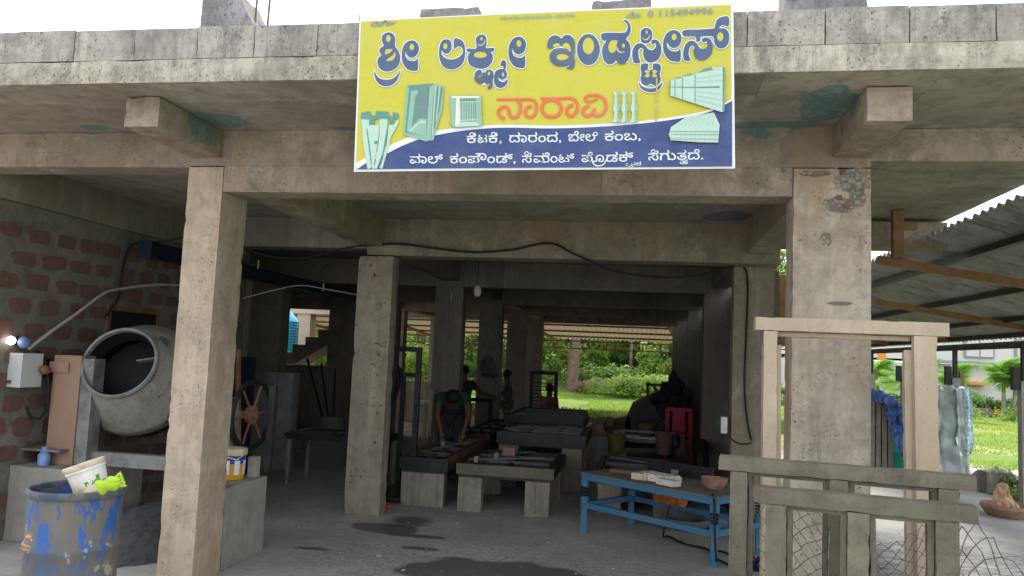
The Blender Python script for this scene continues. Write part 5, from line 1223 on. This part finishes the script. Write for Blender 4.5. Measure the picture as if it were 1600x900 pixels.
for i,yy in enumerate(PY):
    yt=4.5+3*i; B().beam((2.15 if yt==7.5 else 2.6,yt,2.565-.155*((2.15 if yt==7.5 else 2.6)-2.93)),(XL+.02,yt,2.565-.155*(XL-2.91)),.045,.075).build('rafter',M['rust'],sh)
    if i>=1:
        B().box(XL-.06,XL+.06,yy-.06,yy+.06,0,1.62).build('concrete_post',M['plinth'],sh)
        B().box(XL-.03,XL+.03,yy-.03,yy+.03,1.62,ZL-.12).build('steel_post',M['dark_steel'],sh)
        B().box(XL-.15,XL-.061,yy-.04,yy+.04,1.5,1.8).build('bracket_plate',M['dark_steel'],sh)
        B().box(XL+.062,XL+.12,yy-.03,yy+.03,1.5,1.72).build('wooden_packer',M['rust'],sh)
B().box(XL+.15,XL+.19,3,18.6,2.07,2.17).build('gutter_edge',M['dark_steel'],sh)
# hanger from slab
h0=at(1402,380,7.5); B().box(h0.x-.045,h0.x+.045,7.46,7.54,2.70,3.15).build('hanger_post',M['rust'],sh); B().box(h0.x+.047,h0.x+.16,7.47,7.53,2.97,3.04).build('hanger_cleat',M['rust'],sh)
B().box(1.55,1.63,9.0,9.06,1.9,2.7).build('side_post',M['rust'],sh)
# ================================================================ REAR SHED
rs=thing('rear_shed','wide rear shed roof of pale corrugated sheets on a thin steel truss','shed',(-3,26,0))
xa=-14
while xa<5:
    V=[];F=[];w_=1.05;pitch=.146;n=int(w_/pitch*8);nx=3
    for j in range(nx+1):
        for i in range(n+1):
            u=j/nx; V.append((xa+w_*i/n,22.3+5.0*u,2.90-.52*u+.026*math.sin(2*PI*(xa+w_*i/n)/pitch)+.004*(int(xa*3)%2)))
    m_=n+1
    for j in range(nx):
        for i in range(n): F.append((j*m_+i,j*m_+i+1,(j+1)*m_+i+1,(j+1)*m_+i))
    b=B(); b.add(V,F); k=len(V); b.add([(a,b_,c+.007) for a,b_,c in V],[tuple(reversed(f)) for f in F]); b.build('corrugated_sheet',M['roofback'],rs,smooth=True,fix=False); xa+=w_
for yy,zz in ((22.7,2.81),(23.8,2.70),(25.1,2.56),(26.3,2.43)): B().box(-14,5,yy-.025,yy+.025,zz-.03,zz+.03).build('purlin',M['rustbrown'],rs)
B().box(-14,5,27.2,27.25,2.27,2.31).build('truss_chord',M['rustbrown'],rs); B().box(-14,5,27.2,27.25,2.02,2.06).build('truss_chord',M['rustbrown'],rs)
x=-13.5
while x<5: B().box(x-.02,x+.02,27.205,27.245,2.06,2.27).build('truss_web',M['rustbrown'],rs); x+=.62
for x in (-11,-7.5,-2.9,1.4,4.6):
    B().beam((x-.6,22.5,2.78),(x,27.2,2.30),.09,.08).build('rafter',M['rust'],rs)
for x in (-11,-5.2,2.6): B().box(x-.05,x+.05,27.2,27.3,0,2.02).build('post',M['rustbrown'],rs)
# ================================================================ STACKS AT RIGHT
def crumple(name,mat,parent,fn,nu,nv,amp,seed,fr=5,zf=.3):
    V=[];F=[]
    for j in range(nv+1):
        for i in range(nu+1):
            p,nrm=fn(i/nu,j/nv); q=Vector((p.x*fr,p.y*fr,p.z*fr*zf))+Vector((seed,0,0))
            d=abs(noise.noise(q))*amp*2+noise.noise(q*2.7)*amp*.6; V.append(p+nrm*d)
    m_=nu+1
    for j in range(nv):
        for i in range(nu): F.append((j*m_+i,j*m_+i+1,(j+1)*m_+i+1,(j+1)*m_+i))
    b=B(); b.add(V,F); o=b.build(name,mat,parent,smooth=False,fix=False)
    o.data.polygons.foreach_set('use_smooth',[True]*len(o.data.polygons)); return o
def drape(x0,x1,y0,y1,z0,z1,fl=.05):
    cx_,cy_=(x0+x1)/2,(y0+y1)/2;hx,hy=(x1-x0)/2,(y1-y0)/2
    def fn(u,v_):
        a=u*2*PI; c_,s_=math.cos(a),math.sin(a); sq=lambda q:(abs(q)**.35)*(1 if q>0 else -1)
        if v_<.2: r=v_/.2; return Vector((cx_+sq(c_)*hx*r,cy_+sq(s_)*hy*r,z1+.03*(1-r))),Vector((0,0,1))
        t_=(v_-.2)/.8; k_=1+fl*t_; return Vector((cx_+sq(c_)*hx*k_,cy_+sq(s_)*hy*k_,z1-(z1-z0)*t_)),Vector((c_,s_,0))
    return fn
t=NT('clear_milky_plastic',.25); t.color(t.mix(t.ramp(t.noise(5,4),.4,.6),(.5,.55,.55),(.34,.38,.38))); t.b.inputs['Transmission Weight'].default_value=.25; t.b.inputs['Specular IOR Level'].default_value=.6; M['milky']=t.m
t=NT('bluish_plastic',.25); t.color(t.mix(t.ramp(t.noise(11,4,t.mapv((1,1,2))),.5,.58),(.6,.68,.72),(.24,.42,.52))); t.b.inputs['Specular IOR Level'].default_value=.6; M['milkyblue']=t.m
t=NT('blue_tarpaulin',.4); t.color(t.mix(t.ramp(t.noise(6,4),.4,.62),(.03,.10,.34),(.02,.05,.16))); t.b.inputs['Specular IOR Level'].default_value=.6; M['tarp']=t.m
s1_=thing('wrapped_stack','stack of cement slabs wrapped in milky plastic sheet under the shed','stack',(4.75,12.9,0))
pa_=at(1466,640,12.6);pb2=at(1522,640,12.6)
x0,x1=pa_.x,pb2.x-.05
for i in range(8): conc_box('slab',M['plinth'],s1_,x0+.02+i*(x1-x0-.04)/8,x0+(i+1)*(x1-x0-.04)/8,12.75,13.25,0,1.42,.3,.003,.004,700+i)
crumple('plastic_sheet',M['milky'],s1_,drape(x0-.02,x1,12.68,13.3,.08,1.46),120,80,.028,2,8)
def dr2(u,v_):
    a=-.2+u*1.35; return Vector((x1-.2+u*.32+.06*v_*(1-abs(2*v_-1)),12.62+.1*math.sin(u*9)+.25*u,1.47-1.0*v_+ .15*(1-u)*v_)),Vector((.3,-1,0))
crumple('loose_plastic_flap',M['milkyblue'],s1_,dr2,70,80,.035,5,9)
s2_=thing('tarped_stack','stack of upright cement posts half covered by a blue tarpaulin under the shed','stack',(3.9,12.9,0))
pa_=at(1352,650,12.9);pc=at(1398,650,12.9)
x0,x1=pa_.x-.1,pc.x
n_=6
for i in range(n_): 
    a=x0+i*(x1-x0)/n_; o=conc_box('cement_post',M['castblock'],None,a+.008,a+(x1-x0)/n_-.008,12.95,13.1,0,1.26-.02*i,.3,.002,.004,720+i); o.parent=s2_; o.location=-s2_.location
def dr3(u,v_):
    # folds over the top and hangs on the right
    if v_<.35: t_=v_/.35; return Vector((x0-.05+(x1-x0+.28)*u,12.85+.3*(1-t_)+.0,1.24+.14*math.sin(PI*(u*.8+.1))-.0*t_-.28*u*u)),Vector((0,-.3,1))
    t_=(v_-.35)/.65; lo=.14+1.05*(max(0,u-.42)/.58)**.7
    return Vector((x0-.05+(x1-x0+.28)*u+.05*t_,12.85-.03*t_,1.24+.14*math.sin(PI*(u*.8+.1))-.28*u*u-lo*t_)),Vector((0,-1,0))
crumple('blue_tarpaulin',M['tarp'],s2_,dr3,110,90,.05,9,9,.7)
dr_=thing('green_drum','green plastic drum behind the tarped stack','drum',(4.6,14.4,0))
B().lathe([(0,0),(.28,0),(.29,.3),(.30,.32),(.29,.34),(.29,.8),(.27,.86),(0,.86)],28,Matrix.Translation((4.45,14.6,0))).build('drum_body',plain('sea_green_plastic',(.02,.25,.16),.4),dr_,smooth=True)
bowl('bowl',gr(1372,757,0),.17,.06,'terracotta','brown lower bowl of two on the apron','bowl')
bowl('bowl',gr(1372,757,0)+Vector((0,0,.065)),.18,.05,'dark_steel','dark upper bowl nested on the brown one','bowl')
o=B().blob(tuple(gr(1480,770,.1)),(.16,.12,.2),.3,2,41).build('dark_sack',M['darkcloth'],smooth=True); tag(o,'dark sack on the apron behind the frames','sack')
cblock(5.15,12.2,.35,.35,.3,'short broken grey block at the edge of the apron',seed=740)
# torn cement bag
bg_=thing('torn_paper_bag','torn brown cement bag lying open in a clay pan beside the plants','bag',gr(1575,800,0))
c=gr(1572,806,0); bq=B().lathe([(0,0),(.2,.0),(.27,.1),(.26,.14),(.24,.1),(.15,.03),(0,.03)],24,Matrix.Translation(c),wob=.05).build('pan',M['terracotta'],bg_,smooth=True)
def dr4(u,v_):
    a=PI*(.9*u+.05); return c+Vector((-.16*math.cos(a)*(1-.5*v_)-.04*v_,.05-.12*math.sin(a),.1+.3*v_*(.6+.4*math.sin(a*1.3)))),Vector((0,-1,.3))
crumple('paper_bag',M['paper'],bg_,dr4,40,24,.035,3,14,.6)
rk=B().blob((6.9,13.6,.25),(.75,.7,.62),.2,3,51,fr=.9).build('boulder',M['stone'],smooth=True); tag(rk,'large pale grey boulder at the right edge behind the plants','boulder')
rk=B().blob((5.5,13.2,.08),(.25,.22,.2),.25,3,52,fr=1).build('boulder',M['stone'],smooth=True); tag(rk,'small grey stone at the apron edge behind the plants','boulder')
rr=random.Random(33); b=B()
for i in range(420):
    x=rr.uniform(-3.2,3.2);y=rr.uniform(3.6,9.5)
    r_=rr.uniform(.004,.012) if rr.random()<.9 else rr.uniform(.012,.022)
    b.blob((x,y,r_*.4+(.0 if x<1.5 else -.004)),(r_,r_*.8,r_*.5),.3,1,i)
g_=b.build('floor_grit',M['plinth']); tag(g_,'cement crumbs and grit scattered over the floor','grit',kind='stuff')
#PART5
# ================================================================ PLANTS
def leaves(n,pos,size,seed,asp=.5,droop=.3,up=.5):
    """n leaf-shaped quads; pos(rr) gives centre"""
    rr=random.Random(seed);V=[];F=[]
    for i in range(n):
        c,out_=pos(rr)
        d=Vector((rr.gauss(0,1),rr.gauss(0,1),rr.gauss(0,1)*.5-droop)); d=(d.normalized()+out_*.7).normalized()
        nrm=(Vector((rr.gauss(0,.6),rr.gauss(0,.6),up+rr.random()))+out_*.3).normalized()
        s_=d.cross(nrm); s_=s_.normalized() if s_.length>.01 else Vector((1,0,0))
        L_=size*rr.uniform(.6,1.3);w=L_*asp
        k=len(V); V+= [c-d*L_*.5,c+s_*w*.5+nrm*L_*.06,c+d*L_*.5,c-s_*w*.5+nrm*L_*.06]; F+=[(k,k+1,k+2,k+3)]
    return V,F
def crown_pos(clumps,shell=.75):
    def f(rr):
        c,r=clumps[rr.randrange(len(clumps))]
        v=Vector((rr.gauss(0,1),rr.gauss(0,1),rr.gauss(0,1))).normalized(); q=r*(rr.random()**.33*(1-shell)+shell*rr.uniform(.75,1.05))
        return Vector(c)+Vector((v.x*q,v.y*q,v.z*q*.75)),v
    return f
def make_clumps(rr,R_,H_,z0,n,cr):
    out_=[]
    for i in range(n):
        a=rr.uniform(0,2*PI);z=rr.random(); r=R_*math.sqrt(rr.random())*(math.sin(PI*min(1,z*.85+.15)))
        out_.append(((r*math.cos(a),r*math.sin(a),z0+H_*z),cr*rr.uniform(.6,1.25)))
    return out_
TREE={}
def tree_mesh(kind,seed,R_,H_,z0,n,leaf,cl,trunk_r,mat):
    rr=random.Random(seed); clumps=make_clumps(rr,R_,H_,z0,cl,R_*.33)
    V,F=leaves(n,crown_pos(clumps),leaf,seed)
    b=B();b.add(V,F);cr=b.build('crown',M[mat],None,fix=False)
    b=B(); pts=[Vector((0,0,-.3)),Vector((.08,0,z0*.4)),Vector((-.05,.1,z0*.8)),Vector((0,0,z0+H_*.5))]
    b.tube(pts,[trunk_r*1.25,trunk_r,trunk_r*.85,trunk_r*.4],9)
    for c,r in clumps[::2]: b.tube([Vector((0,0,z0*.75+rr.random()*H_*.2)),Vector(c)*.5+Vector((0,0,z0*.4)),Vector(c)],[trunk_r*.4,trunk_r*.25,.02],5)
    tr=b.build('trunk',M['bark'],None,smooth=True)
    md=(cr.data,tr.data); bpy.data.objects.remove(cr); bpy.data.objects.remove(tr); TREE[kind]=md
tree_mesh('broad',1,3.6,5.0,1.6,6500,.34,26,.16,'leafA')
tree_mesh('dense',2,3.2,6.0,.8,6500,.30,30,.14,'leafB')
tree_mesh('light',3,2.6,4.5,1.2,5000,.30,22,.1,'leafC')
def tree(kind,x,y,s,label,rz=0,z=0,group='trees behind the workshop'):
    t_=thing('tree',label,'tree',(x,y,z),group)
    for nm,me in zip(('crown','trunk'),TREE[kind]):
        o=bpy.data.objects.new(nm,me); COL.objects.link(o); o.parent=t_
    t_.scale=(s,s,s); t_.rotation_euler.z=rz; return t_
gz=lambda y,x=0: max(0,(y-27))*.035*min(1,max(0,(6-x)/6)) 
TL_=[('broad',-7.5,36,1.0,'bright broad tree behind the rear truss left of the brown trunk'),('dense',-10.5,41,1.2,'deep green tree rising behind the bright broad tree'),('light',-3.2,39,.9,'small yellow green tree right of the brown trunk'),('broad',-.2,43,1.15,'broad green tree in the middle of the rear opening'),
 ('dense',3.6,44,1.1,'dark dense tree at the right end of the rear opening'),('dense',-5,48,1.5,'tall dense tree far behind the brown trunk'),('light',-13,35,1.0,'yellow green tree seen through the left pillar gaps'),('broad',-17,40,1.3,'wide bright tree far left behind the pillars'),
 ('dense',-1.5,52,1.6,'tall dark tree closing the view in the centre'),('broad',6.5,50,1.4,'wide tree behind the right end of the opening'),('light',-9.2,32.5,.65,'low light green tree close to the rear shed'),('dense',-22,44,1.5,'dark tree at the far left edge of the wood'),('dense',-27,40,1.3,'leftmost dark tree beyond the water tank'),('broad',-15.5,29.5,.9,'bright tree beyond the pale porch post'),('dense',-13,52,1.7,'tall dark tree at the back of the wood on the left'),('light',1.6,36.5,.75,'young pale green tree on the right of the dry brush')]
for i,(k_,x,y,s_,lab) in enumerate(TL_): tree(k_,x,y,s_,lab,rz=i*1.3,z=gz(y,x))
bt_=thing('bare_trunk','thick reddish brown tree trunk standing alone in the rear opening','tree',(at(893,600,34).x,34,0))
x=at(893,600,34).x; b=B(); b.tube([(x,34,-.2),(x+.05,34,1.2),(x+.12,34,2.6),(x+.25,34,4.5)],[.30,.24,.22,.2],12); b.build('trunk',M['bark'],bt_,smooth=True)
V,F=leaves(2500,crown_pos([((x+.2+q*.8,34,4.6+abs(q)*.2),1.1) for q in (-1.2,-.4,.5,1.3)]),.3,77); b=B(); b.add(V,F); b.build('crown',M['leafA'],bt_,fix=False)
th_=thing('thin_trunk','thin pale tree trunk right of the middle of the rear opening','tree',(at(985,590,38).x,38,0)); x=at(985,590,38).x
B().tube([(x,38,-.1),(x,38,3.8)],[.09,.06],8).build('trunk',M['castblock'],th_,smooth=True)
# undergrowth
def mound(name,label,cs,n,size,mat,seed,asp=.55):
    rr0=random.Random(seed)
    cl=[]
    for (x,y,r,h) in cs:
        for i in range(7): cl.append(((x+rr0.uniform(-r,r),y+rr0.uniform(-r,r)*.6,gz(y,x)+h*rr0.uniform(.1,.7)),r*.5))
    def f(rr):
        c,r=cl[rr.randrange(len(cl))]; v=Vector((rr.gauss(0,1),rr.gauss(0,1),abs(rr.gauss(0,1)))).normalized()
        p=Vector(c)+Vector((v.x*r,v.y*r,v.z*r*.8))*rr.uniform(.6,1.1); return p,v
    V,F=leaves(n,f,size,seed,asp); b=B(); b.add(V,F); o=b.build(name,M[mat],fix=False); return tag(o,label,'undergrowth',kind='stuff')
mound('undergrowth','bright creeper covered bushes at the foot of the wood',[(x,37+1.2*math.sin(x),1.3,1.0) for x in [-20+i*1.5 for i in range(18)]],16000,.2,'leafA',5)
mound('undergrowth','yellow green creeper mound right of the dry brush',[(-.9,32.5,1.2,.5),(.4,33,1.3,.65),(1.8,33.5,1.3,.8),(3.2,34,1.3,.9)],9000,.16,'leafC',6)
mound('undergrowth','dark leafy backdrop bushes deep in the wood',[(x,43+1.5*math.sin(x*2),2.0,2.6) for x in [-26+i*2.2 for i in range(17)]],14000,.34,'leafB',7)
mound('dry_brush','heap of dry brown brush beyond the grass',[(-2.0,33.6,.7,.7),(-1.3,33.9,.6,.6)],2600,.22,'dry',8,.12)
mound('undergrowth','low weeds growing along the red earth edge',[(x,21.4+.3*math.sin(x*3),.7,.06) for x in [-16+i*1.3 for i in range(16)]],7000,.12,'leafC',12,.3)
mound('apron_plants','leafy green creeper growing beside the apron under the shed posts',[(5.25,11.9,.28,.34),(5.5,12.4,.4,.42),(5.9,12.0,.45,.40),(6.4,11.9,.45,.38),(5.6,10.9,.3,.3),(6.2,11.0,.4,.3),(5.35,10.2,.2,.18),(6.9,11.6,.4,.35),(5.2,9.6,.15,.12)],4200,.085,'leafA',9)
# grass tufts
def grass(name,label,x0,x1,y0,y1,n,h,seed,mat='grassblade'):
    rr=random.Random(seed);V=[];F=[]
    for i in range(n):
        x=rr.uniform(x0,x1);y=y0+(y1-y0)*rr.random()**1.3
        if noise.noise(Vector((x*.6,y*.6,seed)))<-.12: continue
        a=rr.uniform(0,PI);w=.014+.0006*y;hh=h*rr.uniform(.5,1.3);l=rr.uniform(-.5,.5)*hh
        dx=math.cos(a)*w;dy=math.sin(a)*w;k=len(V);z=gz(y,x)
        V+=[(x-dx,y-dy,z-.02),(x+dx,y+dy,z-.02),(x+l,y+l*.5,z+hh)];F.append((k,k+1,k+2))
    b=B();b.add(V,F);o=b.build(name,M[mat],fix=False);return tag(o,label,'grass',kind='stuff')
grass('grass','short bright lawn grass right of the shed',5.3,26,15.5,40,45000,.05,1)
grass('grass','short grass strip beyond the red earth',-22,6,20.8,36,60000,.07,2)
# ---- areca palms
def frond_mesh(L_,seed):
    rr=random.Random(seed);V=[];F=[];n=26
    pts=[]
    for i in range(n+1):
        u=i/n; pts.append(Vector((L_*(u-.12*u*u),0,L_*(.62*u-.85*u*u))))
    for i in range(2,n):
        u=i/n;p=pts[i];d=(pts[i+1]-pts[i-1]).normalized() if i<n else d
        ll=L_*.42*math.sin(PI*min(1,u*.93+.1))**.6*rr.uniform(.85,1.1)
        for s_ in (-1,1):
            for rep in range(2):
                dirv=(Vector((.55,s_*1.0,-.25+rr.uniform(-.2,.15)))).normalized(); w=L_*.012
                q=p+d*(rep*L_/n*.5); k=len(V); mid=q+dirv*ll*.5+Vector((0,0,.03)); tip=q+dirv*ll+Vector((0,0,-ll*.25))
                V+=[q-d*w,q+d*w,mid+d*w,mid-d*w,tip]; F+=[(k,k+1,k+2,k+3),(k+3,k+2,k+4)]
    b=B();b.add(V,F);b.tube(pts,[L_*.016*(1-.8*i/n) for i in range(n+1)],5)
    o=b.build('frond',M['palmleaf'],None,fix=False);me=o.data;bpy.data.objects.remove(o);return me
FR=[frond_mesh(1.0,1),frond_mesh(1.0,2),frond_mesh(1.0,3)]
def palm(x,y,h,L_,label,seed,stems=1):
    t_=thing('areca_palm',label,'palm tree',(x,y,0),'areca palms on the lawn'); rr=random.Random(seed)
    for s_ in range(stems):
        ox=s_*.32;hh=h*(1-.12*s_)
        b=B();pts=[(x+ox,y,-.05),(x+ox*1.1,y,hh*.5),(x+ox*1.3,y,hh)]
        b.tube(pts,[.11,.075,.065],10)
        for k in range(10): zz=hh*(k+.5)/10; b.tube([(x+ox*1.1,y,zz),(x+ox*1.1,y,zz+.02)],.085,10)
        b.build('trunk',M['palmtrunk'],t_,smooth=True)
        B().tube([(x+ox*1.3,y,hh-.02),(x+ox*1.3,y,hh+.32)],[.075,.045],9).build('crown_shaft',M['leafC'],t_,smooth=True)
        n=11
        for k in range(n):
            o=bpy.data.objects.new('frond',FR[k%3]); COL.objects.link(o); o.parent=t_
            o.location=(ox*1.3,0,hh+.28); el=rr.uniform(-1.1,.15) if k<8 else -1.25
            o.rotation_euler=(rr.uniform(-.3,.3),el,2*PI*k/n+rr.uniform(-.25,.25)); s__=L_*rr.uniform(.85,1.12); o.scale=(s__,s__,s__)
    return t_
palm(at(1568,600,34).x,34,1.15,1.3,'tallest areca palm with twin trunks rising from the hedge near the right edge',1,2)
palm(at(1492,600,31.5).x,31.5,.75,1.35,'areca palm crowding behind the plastic wrapped stack',2)
palm(at(1415,600,30).x,30,.8,1.35,'areca palm seen through the cement door frame',3)
palm(at(1372,600,34).x,34,.9,1.3,'areca palm left of the door frame opening beside the pillar',4)
palm(at(1445,600,36).x,36,1.0,1.3,'areca palm behind the others near the orange sign',5)
mound('hedge','clipped dark green hedge along the base of the white building',[(x,37.4,.8,.75) for x in [5+i*.95 for i in range(20)]],14000,.13,'leafB',15)
mound('flower_bed','low yellowish flowering weeds on the lawn in front of the hedge',[(x,34+1.5*math.sin(x*2),1.4,.1) for x in [7+i*1.4 for i in range(13)]],8000,.13,'leafC',16)
# ================================================================ WHITE BUILDING
wb_=thing('white_building','long white painted two level building with orange trim behind the palms','building',(14,42,0))
YF=39.0
B().box(3.5,34,YF,YF+8,.47,2.2).build('lower_wall',M['wallwhite'],wb_)
B().box(3.5,34,YF-.06,YF+8,-.2,.45).build('base_wall',M['plinth'],wb_)
B().box(at(1440,570,YF).x,34,YF-.35,YF+.0,2.21,2.36).build('ledge',M['wallshadow'],wb_)  # blue-grey shadow strip of the ledge is put into its colour
B().box(3.5,34,YF+.3,YF+8,2.365,5.6).build('upper_wall',M['wallwhite'],wb_)
for px in (1510,1590):
    x=at(px,555,YF).x; w_=B().box(x,x+1.3,YF+.2,YF+.295,2.55,3.5).build('window',M['wallshadow'],wb_); B().box(x+.08,x+.62,YF+.17,YF+.198,2.6,3.4).build('pane',M['wallwhite'],w_); B().box(x+.68,x+1.22,YF+.17,YF+.198,2.6,3.4).build('pane',M['wallwhite'],w_)
for px0,px1,py in ((1515,1545,599),(1590,1625,602),(1372,1384,598)):
    a_=at(px0,py,YF-.5);c_=at(px1,py,YF-.5); B().box(a_.x,c_.x,YF-.5,YF-.01,a_.z-.06,a_.z+.08).build('awning',M['orangepaint'],wb_)
a_=at(1553,640,YF-.1); B().box(a_.x,a_.x+.35,YF-.16,YF-.07,-.1,.62).build('orange_gate_pillar',M['orangepaint'],wb_)
for px in (1375,1383,1391): a_=at(px,600,YF-1.4); B().box(a_.x-.05,a_.x+.05,YF-1.5,YF-1.4,-.1,2.2).build('gate_post',M['wallwhite'],wb_)
for p_,q_ in (((1371,590),(1384,568)),((1371,562),(1384,548))):
    a_=at(*p_,YF-1.55);c_=at(*q_,YF-1.55); B().box(a_.x,c_.x,YF-1.6,YF-1.52,a_.z,c_.z).build('orange_panel',M['orangepaint'],wb_)
a_=at(1360,585,YF-.2);c_=at(1371,572,YF-.2); B().box(a_.x,c_.x,YF-.2,YF-.05,a_.z,c_.z).build('dark_opening_panel',M['glassdark'],wb_)
a_=at(1578,572,YF-.6); B().box(a_.x,a_.x+.8,YF-.9,YF-.5,a_.z-.15,a_.z+.1).build('air_unit',M['glassdark'],wb_)
